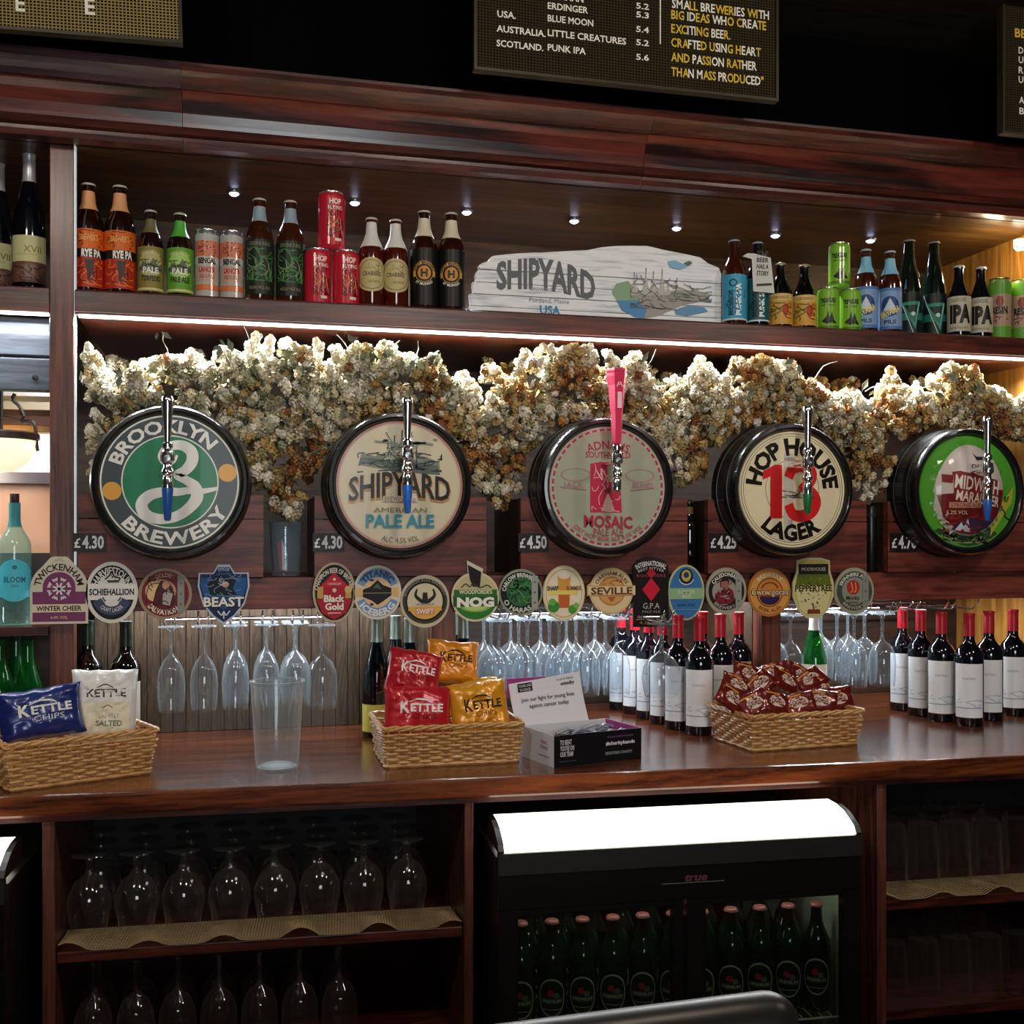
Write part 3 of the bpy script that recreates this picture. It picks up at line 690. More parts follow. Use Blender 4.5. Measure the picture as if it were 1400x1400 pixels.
nt.links.new(at.outputs['Color'], mx.inputs[6]); nt.links.new(oi.outputs[0], mr.inputs[0]); nt.links.new(mr.outputs[0], mx.inputs[7]); nt.links.new(mx.outputs[2], b.inputs['Base Color'])
pal = [lin(c)[:3] for c in ('#e4ddc8', '#cdbf9c', '#b4975f', '#a5753f', '#855230', '#a0a080', '#65644a')]
wL = [6, 4.5, 2.2, .7, .4, 2.2, 1.6]; wR = [3.5, 4.5, 4.0, 2.6, 1.3, .8, .7]
def stemcol(): return lin('#5a4a34')
cones = []
tries = 0
while len(cones) < 9500 and tries < 60000:
    tries += 1
    px = rnd.uniform(97, 1420); ty, by = lerp(topc, px), lerp(botc, px); py = ty+(by-ty)*rnd.random()**.95
    # clumps
    q = noise.noise(Vector((px*.018, py*.018, 3.1))); lump = noise.noise(Vector((px*.035, py*.035, 9.7)))
    if lump < -.22 and rnd.random() < .88: continue
    fr = (py-ty)/max(1, by-ty)
    Y = 2.705+.055*fr+.05*q+rnd.random()**1.6*.17
    if fr < .12: Y += .03*rnd.random()
    jy = noise.noise(Vector((px*.035, 0, 0)))*34
    p = P(px, py+jy*(1-fr), Y)
    if p.z > ZSB-.03: continue
    if any((p.x-bc)**2+(p.z-1.583)**2 < (.191)**2 for bc in BC) : continue
    if p.x < -.350 or p.x > 2.29: continue
    if p.z < 1.585 and any(abs(p.x-bc) < .225 for bc in BC): continue
    cones.append((p, (px, fr, py)))
# darker, sparser bunches high up at the back
for i in range(900):
    px = rnd.uniform(150, 1340); n_ = noise.noise(Vector((px*.012, 5, 0)))
    if n_ < -.05: continue
    py = lerp(topc, px)-rnd.uniform(-10, 24); Y = rnd.uniform(2.98, 3.12); p = P(px, py, Y)
    if p.z < ZSB-.03 and -.35 < p.x < 2.2: cones.append((p, (px, .6, py)))
cones.sort(key=lambda c: c[0].length)
gl = thing('hop_garland', 'bushy garland of dried hop flowers draped over and between the barrels', 'dried flowers', (.9, 2.76, 1.7))
org = np.array((.9, 2.76, 1.7))
def put_tint(me, cols):
    a = me.color_attributes.new('tint', 'FLOAT_COLOR', 'POINT'); a.data.foreach_set('color', cols.astype(np.float32).ravel())
single = {}
front = [c for c in cones if c[0].y < 2.80]
step = max(1, len(front)//298); chosen = set(id(c) for c in front[:298])
def colour(q):
    px, fr, py = q; px += fr*350-170
    n_ = noise.noise(Vector((q[0]*.016, py*.020, 2.0)))*1.6+noise.noise(Vector((q[0]*.05, py*.05, 7.0)))*.5
    if rnd.random() < .72:
        t_ = min(1, max(0, (px-50)/1000)); v = n_+.35*fr-.12
        if v < -.05: return 0 if rnd.random() < .75-.3*t_ else 1
        if v < .22: return 1 if rnd.random() < .7 else (5 if t_ < .4 else 2)
        if v < .45: return (5 if rnd.random() < .6 else 1) if t_ < .35 else 2
        return rnd.choice((6, 5, 2)) if t_ < .4 else rnd.choice((2, 3, 3, 4))
    w_ = [a+(b_-a)*min(1, max(0, (px-50)/1000)) for a, b_ in zip(wL, wR)]
    return rnd.choices(range(7), w_)[0]
V = []; F = []; T = []; base = 0; nb_ = 0
from mathutils import Euler
for cpos, px in cones:
    ci = colour(px); s = rnd.uniform(.013, .022)*1.25; rot = Euler((rnd.gauss(0, .6), rnd.gauss(0, .6), rnd.uniform(0, 6.28)))
    pi = rnd.randrange(5)
    if nb_ < 298 and cpos.y < 2.80 and cpos.z > 1.6 and rnd.random() < .5:
        key = (pi, ci)
        if key not in single:
            v, f = protos[pi]; me = bpy.data.meshes.new('hop_flower'); me.from_pydata(v.tolist(), [], f); me.materials.append(hopmat)
            put_tint(me, np.tile(np.array(pal[ci]+(1,)), (len(v), 1))); single[key] = me
        o = link('hop_flower', single[key], gl); o.location = cpos-Vector(org); o.rotation_euler = rot; o.scale = (s*1.15,)*3; nb_ += 1
        continue
    v, f = protos[pi]; R3 = np.array(rot.to_matrix()); vv = v @ R3.T*s+np.array(cpos)-org
    V.append(vv); F += [[i+base for i in ff] for ff in f]; base += len(v)
    c = np.array(pal[ci])*rnd.uniform(.8, 1.15); T.append(np.tile(np.append(c, 1), (len(v), 1)))
me = bpy.data.meshes.new('hop_flowers'); me.from_pydata(np.concatenate(V).tolist(), [], F); me.materials.append(hopmat); put_tint(me, np.concatenate(T))
tag(link('hop_flowers', me, gl), kind='stuff')
vm = MB(); lf = MB()
for i in range(170):
    px = rnd.uniform(105, 1400); ty, by = lerp(topc, px), lerp(botc, px); py = rnd.uniform(ty-4, by-5); Y = rnd.uniform(2.70, 2.80)
    p = P(px, py, Y)-Vector(org); w3 = p+Vector(org)
    if any((w3.x-bc)**2+(w3.z-1.583)**2 < .24**2 for bc in BC) or w3.z > ZSB-.06 or not(-.33 < w3.x < 2.15) or w3.z < 1.62: continue
    d = Vector((rnd.uniform(-1, 1), rnd.uniform(-.25, .1), rnd.uniform(-.5, .7))); L_ = rnd.uniform(.03, .08); pts = [p]
    for k in range(4):
        d = (d+Vector((rnd.uniform(-.5, .5), rnd.uniform(-.2, .2), rnd.uniform(-.5, .5)))).normalized(); q = pts[-1]+d*L_/4*1.3
        if q.z+org[2] > ZSB-.02: break
        pts.append(q)
    if len(pts) > 2: vm.tube(pts, .0013, 4)
    for k in range(2):   # crumpled leaf
        c = pts[-1]+Vector((rnd.uniform(-.02, .02), 0, rnd.uniform(-.02, .02))); a = rnd.uniform(0, 6.28); s = rnd.uniform(.008, .018)
        if c.z+org[2] > ZSB-.04: continue
        ex = Vector((math.cos(a), rnd.uniform(-.3, .3), math.sin(a)))*s; ey = Vector((-math.sin(a), rnd.uniform(-.5, .5), math.cos(a)))*s*.5
        lf.add([c-ex, c-ey+ex*.2, c+ex*1.2, c+ey, c+Vector((0, .004, 0))], [[0, 1, 4], [1, 2, 4], [2, 3, 4], [3, 0, 4]])
tag(vm.build('vine_stems', flat('#8f8a78', .7), gl), kind='stuff')
tag(lf.build('dry_leaves', flat('#6c7260', .8), gl), kind='stuff')

# ================================================================== things in the gaps between the cradles
def tumbler_mesh(R, H, n=24, taper=.82):
    m = MB(); m.lathe([(0, .012), (R*taper*.93, .012), (R*.97, H), (R, H), (R*(1+taper)/2, H*.5), (R*taper, .004), (R*taper*.96, 0), (0, 0)], n); return m
p = P(391, 784, 2.83); p.z = 1.36
t = thing('tumbler_glass', 'small clear glass tumbler on the ledge between the first two kegs', 'glass', p)
tumbler_mesh(.042, .135).build('glass', CLEAR, t, smooth=True)
p2 = Vector((p.x-.008, p.y, 1.373))
t = thing('red_straw', 'red and white paper strip standing in the tumbler between the kegs', 'straw', p2)
MB().hexa([(-.008, 0, .001), (-.002, 0, .001), (-.002, .002, .001), (-.008, .002, .001), (-.014, 0, .07), (-.005, 0, .075), (-.005, .002, .075), (-.014, .002, .07)]).build('red_strip', flat('#c33a34', .5), t)
MB().hexa([(-.001, .0, .001), (.006, .0, .001), (.006, .002, .001), (-.001, .002, .001), (-.003, 0, .08), (.005, 0, .055), (.005, .002, .055), (-.003, .002, .08)]).build('white_strip', flat('#e8e4da', .5), t)
# notice inside: dark bottle between third and fourth barrel, dark tubes right of the fourth
# ================================================================== pump clips along the rail
YC = 2.715
def clip(px, py, label, outline, art, mat=None, hang=0):
    """outline: list of (x,y) in pixels about the centre; art(a) draws in the same pixels"""
    k = M(px, YC); o = P(px, py, YC)
    t = thing('pump_clip', label, 'pump clip', o)
    MB().prism([(x*k, y*k) for x, y in outline], 0, .005).build('clip_board', mat or flat('#d9d2bf', .4), t)
    zr = max(1.285, min(1.352, o.z))-o.z
    MB().box(-.012, .012, .0052, YF-YC-.0005, zr-.010, zr+.004).build('bracket', STEEL, t)
    a = Art(k); art(a); a.build('printed_face', t, on_front(-.0002), rough=.5); return t
def oval(rx, ry, n=48): return [(rx*math.cos(2*PI*i/n), ry*math.sin(2*PI*i/n)) for i in range(n)]
def c1(a):
    arch = [(-35, -44), (35, -44), (35, 2)]+[(35*math.cos(t), 2+35*math.sin(t)) for t in [PI*k/24 for k in range(25)]]+[(-35, 2)]
    a.poly([(x*.97, y*.97) for x, y in arch], '#7d3a66'); a.ring(0, 4, 21, 35, '#d6cfb8', a0=0, a1=180); a.rect(-34.5, -2, -21, 5, '#d6cfb8'); a.rect(21, -2, 34.5, 5, '#d6cfb8')
    a.arc('TWICKENHAM', 0, 4, 28, 9, '#3b2030', a=90, span=168, bold=.02)
    for k in range(8):
        an = math.radians(22.5+45*k); x, y = 15*math.cos(an), 2+15*math.sin(an); a.stroke([(0, 2), (x, y)], 2.4, '#e9dfe4', hold=k > 0, smooth=False)
        for s in (-.5, .5): a.stroke([(x*.6, 2+(y-2)*.6), (x*.6+7*math.cos(an+s), 2+(y-2)*.6+7*math.sin(an+s))], 1.8, '#e9dfe4', hold=True, smooth=False)
    a.rect(-34.5, -30, 34.5, -19, '#e4d6b4'); a.text('WINTER CHEER', 0, -24.5, 6.5, '#2c1c18', w=58, bold=.03); a.text('4.4% VOL', 0, -37, 4, '#e4d6b4', w=22); a.stroke([(-6, 40), (-2, 43), (2, 43), (6, 40)], 3, '#cfc7ae')
arch = [(-37, -46), (37, -46), (37, 2)]+[(37*math.cos(t), 2+37*math.sin(t)) for t in [PI*k/24 for k in range(1, 8)]]+[(12, 44), (8, 46), (-8, 46), (-12, 44)]+[(37*math.cos(t), 2+37*math.sin(t)) for t in [PI*k/24 for k in range(17, 24)]]+[(-37, 2)]
clip(81, 807, 'arched purple pump clip with a white snowflake, leftmost in the row', arch, c1)
def c2(a):
    a.disc(0, 0, 31, '#e5e2d8', 39); a.disc(0, 0, 29, '#17181c', 37); a.ring(0, 0, 17, 29, '#17181c', e=1.28)
    a.disc(0, 4, 19, '#e5e2d8', 22); a.rect(-31, -10, 31, 12, '#eceae2'); a.arc('HARVIESTOUN', 0, 0, 24, 8, '#efece2', a=90, span=140, e=1.25, bold=.02)
    a.stroke([(-9, 18), (-4, 22), (0, 27), (4, 21), (10, 20), (8, 16), (-6, 16)], 2, '#2b2b30'); a.scribble(-10, 14, 10, 25, '#3a3a40', 8, 1, 5)
    a.text('SCHIEHALLION', 0, 1, 8.5, '#1d2238', w=58, bold=.03); a.ring(0, 0, 12, 27, '#454a68', e=1.15, a0=205, a1=335); a.ring(0, 0, 14, 15, '#d8d4c8', e=1.15, a0=205, a1=335)
    a.arc('CRAFT LAGER', 0, 0, 21, 5, '#e9e6dc', a=270, span=80, e=1.15, below=True); a.disc(0, -14, 9, '#e5e2d8', 5)
clip(153, 810, 'black and white oval pump clip with a pale band of dark lettering', oval(34, 42), c2, flat('#e0ddd2', .4))
def strap(a, x, r, col='#8f958c'):
    h = math.sqrt(max(1, r*r-x*x)); a.rect(x, -h*.92, x+9, h*.92, col); [a.disc(x+4.5, y, 1.6, '#6c7169', n=10, hold=False) for y in (-14, 0, 14)]
def c3(a):
    a.disc(0, 0, 33, '#a58a66'); a.disc(0, 0, 31, '#7c1f2a'); a.disc(-6, 4, 20, '#c89a80', 16); a.disc(-14, 4, 12, '#e2bf8c', 14)
    a.poly([(-16, -10), (-6, -16), (6, -20), (14, -12), (10, 8), (4, 18), (-6, 18), (-12, 6)], '#4d2022'); a.poly([(-4, -14), (6, -16), (10, 0), (4, 6), (-3, 0)], '#b9aaa4'); a.disc(1, 12, 5, '#c79a7c', 6)
    a.arc('GOLDEN', 0, 0, 26, 6, '#e0c7b0', a=92, span=55); a.arc('SALVATION', 0, 0, 25, 7, '#e8dcc6', a=262, span=95, below=True, bold=.03); a.scribble(-24, -22, 14, 24, '#3a1218', 14, 1, 7); strap(a, 16, 32)
clip(226, 812, 'round dark red pump clip with a pictured figure and grey strap', oval(35, 35), c3, flat('#9a8768', .4))
def c4(a):
    sh = [(-33, 28), (-14, 28), (-8, 38), (8, 38), (14, 28), (33, 28), (34, 10), (28, -14), (14, -32), (0, -42), (-14, -32), (-28, -14), (-34, 10)]
    a.poly([(x*.94, y*.94) for x, y in sh], '#1b2a55'); a.poly([(x*.90, 4+y*.62) for x, y in sh], '#245a96')
    a.poly([(-18, -2), (-22, 12), (-12, 24), (4, 26), (16, 18), (12, 6), (18, -4), (4, -6)], '#141722'); a.scribble(-24, -4, 22, 26, '#6f8fb0', 16, 1.1, 3); a.disc(2, 12, 5, '#c99a88', 4); a.scribble(-6, 8, 10, 20, '#d8dde6', 6, .9, 8)
    a.arc('EXMOOR', 0, 0, 33, 5, '#cfe0ee', a=90, span=26); a.text('BEAST', 1, -12, 12.5, '#101014', w=54, bold=.06); a.text('BEAST', 0, -11.5, 12.5, '#f2efe8', w=53, bold=.03)
    a.stroke([(-8, -24), (-3, -30), (0, -25), (3, -30), (8, -24)], 1.6, '#d9dde8'); a.stroke([(0, -26), (0, -35)], 1.6, '#d9dde8')
sh4 = [(-33, 28), (-14, 28), (-8, 39), (8, 39), (14, 28), (33, 28), (34.5, 10), (28, -15), (14, -33), (0, -43), (-14, -33), (-28, -15), (-34.5, 10)]
clip(306, 811, 'blue shield-shaped pump clip with a dark horned animal', sh4, c4, flat('#b9c4d4', .4))
def c5(a):
    a.disc(0, 0, 27, '#b9a77e', 39); a.disc(0, 0, 26, '#15100f', 38); a.poly([(-24, -10), (-16, -28), (0, -37), (16, -28), (24, -10), (14, -6), (20, 8), (0, 28), (-20, 8), (-14, -6)], '#b0182a')
    a.poly([(0, 26), (18, 8), (-18, 8)], '#c8203a'); a.arc('CHAMPION BEER OF BRITAIN', 0, -4, 25.5, 5, '#ece5d2', a=92, span=150, e=1.35, bold=.02)
    for s in (-1, 1): a.rect(s*19-4, -8, s*19+4, 8, '#caa15c')
    a.disc(19, 4, 5, '#d9b877'); a.text('Black', 0, -8, 9, '#f4f0e6', w=28, bold=.04); a.text('Gold', 0, -19, 9, '#f4f0e6', w=25, bold=.04); a.text('CAIRNGORM', 0, 12, 3.4, '#f0d9c0', w=18); a.disc(0, 18, 2, '#f0d9c0'); a.disc(0, 3, 3, '#e9c8b0', n=10); a.rect(-9, -29, 9, -27, '#e3a3a8')
clip(457, 810, 'black and red oval pump clip with a red diamond roof shape', oval(29, 41), c5, flat('#b9a77e', .4))
def c6(a):
    a.disc(0, 0, 31, '#e2d3b8', 35); a.ring(0, 0, 19, 30, '#6f9cc4', a0=22, a1=158, e=1.1); a.ring(0, 0, 19, 30, '#6f9cc4', a0=202, a1=338, e=1.1)
    a.disc(0, 0, 20, '#e6c292', 20); a.poly([(-20, -6), (-20, 4), (-10, 8), (0, 17), (8, 10), (19, 6), (19, -4), (8, -12), (0, -17), (-8, -11)], '#1d1a16'); a.rect(-20, -1.3, 20, -.3, '#9a8a68'); a.poly([(-6, 6), (0, 13), (6, 4), (0, 6)], '#4a6a52')
    for s in (-1, 1): a.rect(s*25-4, -5, s*25+4, 7, '#e8b878')
    a.arc('TITANIC', 0, 0, 24.5, 8, '#2f4f7c', a=90, span=115, e=1.1, bold=.04); a.arc('ICEBERG', 0, 0, 25, 8, '#e9ecec', a=270, span=115, e=1.1, below=True, bold=.04); a.disc(-8, 17, 3, '#2a2a2a', 1.5, n=12); a.disc(-8, -16, 3, '#2a2a2a', 1.5, n=12)
clip(516, 810, 'round blue and cream pump clip with a dark jagged mountain', oval(33, 37), c6, flat('#d6d2c4', .4))
def c7(a):
    a.disc(0, 0, 33, '#c9bfa2'); a.disc(0, 0, 31, '#3b3932'); a.disc(0, 0, 27, '#151412'); a.disc(0, 0, 24.5, '#d9cfae'); a.rect(-23, -13, 23, -7, '#e2b256', hold=False); a.disc(0, 0, 24.4, '#e2b256', a0=197, a1=343, n=20)
    a.stroke([(-11, 17, 2), (-13, 8, 4), (-6, 1, 5), (0, -2, 4)], 3, '#23241f'); a.stroke([(11, 17, 2), (13, 8, 4), (6, 1, 5), (0, -2, 4)], 3, '#23241f'); a.poly([(-3, 12), (3, 12), (4, 2), (0, -3), (-4, 2)], '#23241f')
    a.text('WESSEX', 0, -4, 3, '#6b675a', w=26); a.rect(-13, -18, 13, -9, '#cf8a62'); a.text('SWIFT', 0, -13.5, 7, '#f2e6cf', w=24, bold=.03); a.arc('BOWMAN ALES BREWERY', 0, 0, 29, 3.6, '#a09a84', a=90, span=150)
clip(581, 822, 'round black-ringed pump clip with a spread-winged bird over yellow', oval(34, 36), c7, flat('#c9bfa2', .4))
def c8(a):
    a.disc(0, -4, 33, '#d8d0b2'); a.disc(0, -4, 31, '#c9c08f'); a.disc(0, -4, 31, '#2f7a2e', a0=175, a1=365, n=30); a.disc(0, -16, 22, '#7db748', 9); a.disc(0, -18, 16, '#b8d77a', 5); a.rect(-30, -3, 30, 6, '#37702c'); a.rect(-31, -17, 31, -4, '#1f5a26')
    a.poly([(-8, 20), (-11, 40), (8, 30), (6, 10), (-4, 10)], '#1b1313'); a.text("WOODFORDE'S", 0, 3, 5.5, '#e6e2c0', w=46, bold=.03); a.text('NOG', 0, -11, 12, '#f4f2e8', w=52, bold=.06); a.stroke([(-20, 9), (-14, 14), (-8, 10), (-4, 14), (6, 9), (16, 12), (22, 8)], 1.4, '#37402c')
nog = [(33.5*math.cos(math.radians(d)), -4+34*math.sin(math.radians(d))) for d in range(115, 435, 8)]+[(9, 31), (9, 36), (-13, 46)]
nog = [(33.5*math.cos(math.radians(d)), -4+34*math.sin(math.radians(d))) for d in range(-255, 76, 8)]+[(10, 30), (11, 34), (-12, 46), (-11, 30)]
clip(650, 812, 'round green pump clip with a dark windmill tower rising from its top', nog, c8, flat('#d8d0b2', .4))
def c9(a):
    a.disc(0, 0, 30, '#8d9a80'); a.disc(0, 0, 28.5, '#121613'); a.disc(0, 1, 20, '#2f6a3c'); a.scribble(-16, -14, 14, 16, '#123a1c', 20, 2, 2); a.scribble(-16, -14, 14, 16, '#5f9a5c', 12, 1.2, 3); a.arc('CARLOW BREWING', 0, 0, 24, 5.5, '#e4e4d8', a=105, span=140, bold=.03); a.arc('O HARAS', 0, 0, 24, 6.5, '#d5d8c8', a=255, span=100, below=True, bold=.03); strap(a, 15, 29, '#a3a79c')
clip(712, 810, 'round dark green pump clip with a leafy centre and grey strap', oval(31, 32), c9, flat('#8d9a80', .4))
def c10(a):
    a.disc(0, 0, 29, '#e4d6b0', 37); a.disc(0, 0, 27.5, '#efe5c8', 35); a.ring(0, 0, 25, 26, '#c9a04a', e=1.28); a.poly([(-8, -20), (8, -20), (9, 24), (-9, 24)], '#e0a04c'); a.poly([(-7, -20), (7, -20), (7.5, 2), (-7.5, 2)], '#c96a2c'); a.disc(0, 24, 8, '#f3ead0', 5)
    a.rect(-22, -2, 20, 4, '#efd968'); a.text('SHARP', -16, 7, 6, '#2c2a22', w=16, bold=.03); a.text('SUMMER', 14, 7, 6, '#8a5a2a', w=22, bold=.02); a.disc(-15, -18, 8, '#3f8f34'); a.disc(-17, -12, 5, '#6fb548'); a.disc(12, -22, 6, '#4d9a3c'); a.disc(17, -17, 4, '#7fbf50')
clip(771, 811, 'cream oval pump clip picturing a tall glass of beer and green hops', oval(30, 38), c10, flat('#d9c791', .4))
def c11(a):
    a.disc(0, 0, 31, '#dcc18a'); a.disc(0, 0, 29, '#e6cfa0'); a.disc(0, 0, 20, '#c8833c'); a.disc(0, 0, 18, '#d9a05c'); a.poly([(-6, -8), (6, -8), (2, -14), (-2, -14)], '#b5622c'); a.scribble(-14, 4, 14, 16, '#b5702e', 10, 1.5, 3)
    a.arc('OAKHAM ALES', 0, 0, 24.5, 5, '#7c5528', a=90, span=130, bold=.02); a.rect(-34, -6, 34, 7.5, '#e9d5a4'); a.rect(-34, 6.6, 34, 7.6, '#b98a4c'); a.rect(-34, -6.2, 34, -5.2, '#b98a4c'); a.text('SEVILLE', 0, .5, 9.5, '#6b3f1c', w=60, bold=.03)
s11 = [(31.5*math.cos(math.radians(d)), 32*math.sin(math.radians(d))) for d in range(14, 167, 9)]+[(-35, 7.6), (-35, -6.5)]+[(31.5*math.cos(math.radians(d)), 32*math.sin(math.radians(d))) for d in range(192, 349, 9)]+[(35, -6.5), (35, 7.6)]
clip(836, 808, 'orange and cream round pump clip crossed by a lettered band', s11, c11, flat('#d3b67c', .4))
def c12(a):
    a.rect(-25, -48, 25, 30, '#171112'); a.disc(0, 28, 24, '#171112', 14, a0=0, a1=180); a.arc('INTERNATIONAL', 0, -8, 46, 6.5, '#eceae4', a=90, span=58, bold=.03); a.arc('BEST BITTER', 0, -12, 43, 3.5, '#d8d4c8', a=90, span=52)
    a.poly([(0, 18), (13, 2), (0, -14), (-13, 2)], '#d21f38'); a.poly([(0, 32), (7, 24), (0, 18), (-7, 24)], '#c01f34'); a.text('ROOSTERS', 0, 21, 3.5, '#b84a50', w=42); a.text('G.P.A', 0, -20, 8, '#c9c4ba', w=24); a.text('PALE ALE', 0, -28, 3.4, '#a8a298', w=26); a.rect(-22, -39, 22, -38, '#b89a5a'); a.text('GOLDEN PALE', 0, -35, 3, '#c9c4ba', w=40); a.text('4.3% VOL', 0, -43, 4, '#b89a5a', w=34)
s12 = [(-26, -49), (26, -49), (26, 28)]+[(26*math.cos(math.radians(d)), 30+17*math.sin(math.radians(d))) for d in range(0, 181, 12)]
clip(890, 808, 'tall black pump clip with a red diamond', s12, c12, flat('#241b1a', .4))
def c13(a):
    a.disc(0, 0, 26, '#c2c79a', 37); a.disc(0, 0, 24.5, '#3b76ae', 35.5); a.disc(0, 22, 10, '#18233f', 11); a.disc(0, 23, 7, '#c7b24c', 8); a.disc(0, 24, 4, '#25406b'); a.ring(0, 22, 10.5, 11.8, '#dbe2e6', a0=200, a1=340); a.rect(-24.5, -9, 24.5, 6, '#93b98c'); a.text('SUMMER', 0, 1, 5, '#c9d9b4', w=26, bold=.02); a.text('ALE', 0, -5, 5, '#c9d9b4', w=14, bold=.02); a.text('DARK STAR', 0, -17, 4, '#24456f', w=26); a.rect(-18, -24, 18, -23, '#6f9cc4')
clip(938, 810, 'blue oval pump clip with a pale green band and gold emblem', oval(27, 38), c13, flat('#b9bf95', .4))
def c14(a):
    a.disc(0, 0, 28, '#a9a690'); a.disc(0, 0, 26.5, '#201c1a'); a.disc(-3, -1, 18, '#a89a90'); a.poly([(-18, -12), (-10, -18), (4, -18), (12, -12), (10, 0), (2, 6), (-8, 6), (-14, -2)], '#7a2730'); a.disc(-3, 8, 6.5, '#a0685a', 7.5); a.poly([(-9, 12), (-7, 18), (2, 18), (4, 12), (-2, 14)], '#2d201c'); a.scribble(-16, -16, 10, 14, '#3a1c20', 14, 1.2, 6); a.scribble(-12, -10, 8, 4, '#c9b0a8', 8, .9, 7)
    a.arc('CALEDONIAN', 0, 0, 23, 5, '#e4e0d2', a=98, span=110, bold=.03); a.arc('BREWERY', 0, 0, 23, 4.5, '#cfcabc', a=262, span=80, below=True); strap(a, 13, 27, '#9a9c92')
clip(993, 808, 'round black-edged pump clip with a red-coated figure and grey strap', oval(30, 32), c14, flat('#a9a690', .4))
def c15(a):
    a.disc(0, 0, 30.5, '#b97b36'); a.disc(0, 0, 29, '#d79a4c'); a.disc(0, 0, 20, '#7a3a1c'); a.disc(0, 0, 18.5, '#c9823c'); a.disc(0, -6, 15, '#2d2450', 11, a0=180, a1=360); a.rect(-15, -6, 15, -4, '#8a3a2a'); a.arc('BREWERY', 0, 0, 24.5, 5.5, '#f0dcb0', a=90, span=95, bold=.03); a.ring(0, 4, 11, 13, '#7a3a1c', a0=10, a1=170, e=.8); a.text('Cwrw gorau', 0, 1, 9, '#3a1a12', w=56, bold=.05); a.text('Cwrw gorau', 0, 1, 8.6, '#f3e3bd', w=54, bold=.0); a.arc('BEER ALES', 0, 0, 24.5, 4.5, '#5c2a16', a=270, span=80, below=True)
clip(1052, 810, 'round orange pump clip with a dark purple half-disc in its middle', oval(32, 33), c15, flat('#b97b36', .4))
def c16(a):
    s = [(-24, 38), (-10, 41), (10, 41), (24, 38), (24, 24), (30, 8), (30, -10), (22, -28), (10, -38), (-10, -38), (-22, -28), (-30, -10), (-30, 8), (-24, 24)]
    a.poly([(x*.95, y*.97) for x, y in s], '#c6bb62'); a.poly([(-27, 4), (27, 4), (24, 20), (-24, 20)], '#5f6f24'); a.poly([(-27, -2), (27, -2), (20, -27), (9, -36), (-9, -36), (-20, -27)], '#d9d09a'); a.rect(-22.5, 20, 22.5, 34, '#25261f'); a.text('MOORHOUSE', 0, 27, 4.6, '#d9d6c8', w=36)
    rr = random.Random(5)
    for i in range(60): a.disc(rr.uniform(-20, 20), rr.uniform(-26, 17), rr.uniform(.7, 1.4), rr.choice(['#6f7a2c', '#a8a048', '#3f4a1c']), n=6, hold=True)
    a.rect(-30, -3, 30, 5, '#d9d09a'); a.text('PEPPERTREE', 0, 1, 8, '#3a3416', w=56, bold=.04); a.poly([(-10, -34), (10, -34), (9, -28), (-9, -28)], '#7c3a20'); a.stroke([(0, -28), (-1, -20)], 1.8, '#5c3018')
s16 = [(-25, 39), (-10, 42.5), (10, 42.5), (25, 39), (25.5, 24), (31, 8), (31, -10), (23, -29), (10, -40), (-10, -40), (-23, -29), (-31, -10), (-31, 8), (-25.5, 24)]
clip(1112, 805, 'yellow-green speckled pump clip with a black head panel', s16, c16, flat('#cfc9a0', .4))
def c17(a):
    a.disc(0, 0, 28.5, '#a5a490'); a.disc(0, 0, 27, '#4a5040'); a.disc(0, 0, 19, '#8f9484'); a.disc(-2, 5, 10, '#b03038'); a.stroke([(-5, 12), (-3, 2), (-6, -2)], 1.6, '#e0a050'); a.stroke([(1, 12), (2, 2), (-1, -2)], 1.6, '#e0a050'); a.text('Monks', -3, -9, 6, '#3a3e34', w=20, bold=.02); a.text('Jewel', -3, -15, 5, '#3a3e34', w=16); a.arc('SKINNERS ALES', 0, 0, 23, 4.5, '#dedccc', a=95, span=130, bold=.03); a.arc('BREWERY', 0, 0, 23, 4.5, '#c4c2b2', a=265, span=85, below=True); strap(a, 12, 27, '#8d9088')
clip(1168, 808, 'round grey pump clip with a red centre, rightmost in the row', oval(30, 32), c17, flat('#a5a490', .4))

# ================================================================== letter boards hanging above
lb = bpy.data.materials.new('letter_board_felt'); lb.use_nodes = True; nt = lb.node_tree; b = nt.nodes['Principled BSDF']; b.inputs['Specular IOR Level'].default_value = .08; b.inputs['Roughness'].default_value = .8
tc = nt.nodes.new('ShaderNodeTexCoord'); mp = nt.nodes.new('ShaderNodeMapping'); mp.inputs['Rotation'].default_value = (PI/2, 0, 0)
br = nt.nodes.new('ShaderNodeTexBrick'); br.offset = 0; br.inputs['Scale'].default_value = 1; br.inputs['Brick Width'].default_value = .0075; br.inputs['Row Height'].default_value = .0068; br.inputs['Mortar Size'].default_value = .0013
br.inputs['Color1'].default_value = lin('#0d0b07'); br.inputs['Color2'].default_value = lin('#110f09'); br.inputs['Mortar'].default_value = lin('#352e1c')
nt.links.new(tc.outputs['Object'], mp.inputs[0]); nt.links.new(mp.outputs[0], br.inputs['Vector']); nt.links.new(br.outputs['Color'], b.inputs['Base Color'])
YBD = 2.50
lb2 = lb.copy(); lb2.name = 'letter_board_gold'; lb2.node_tree.nodes[br.name].inputs['Mortar'].default_value = lin('#8d7c4c')
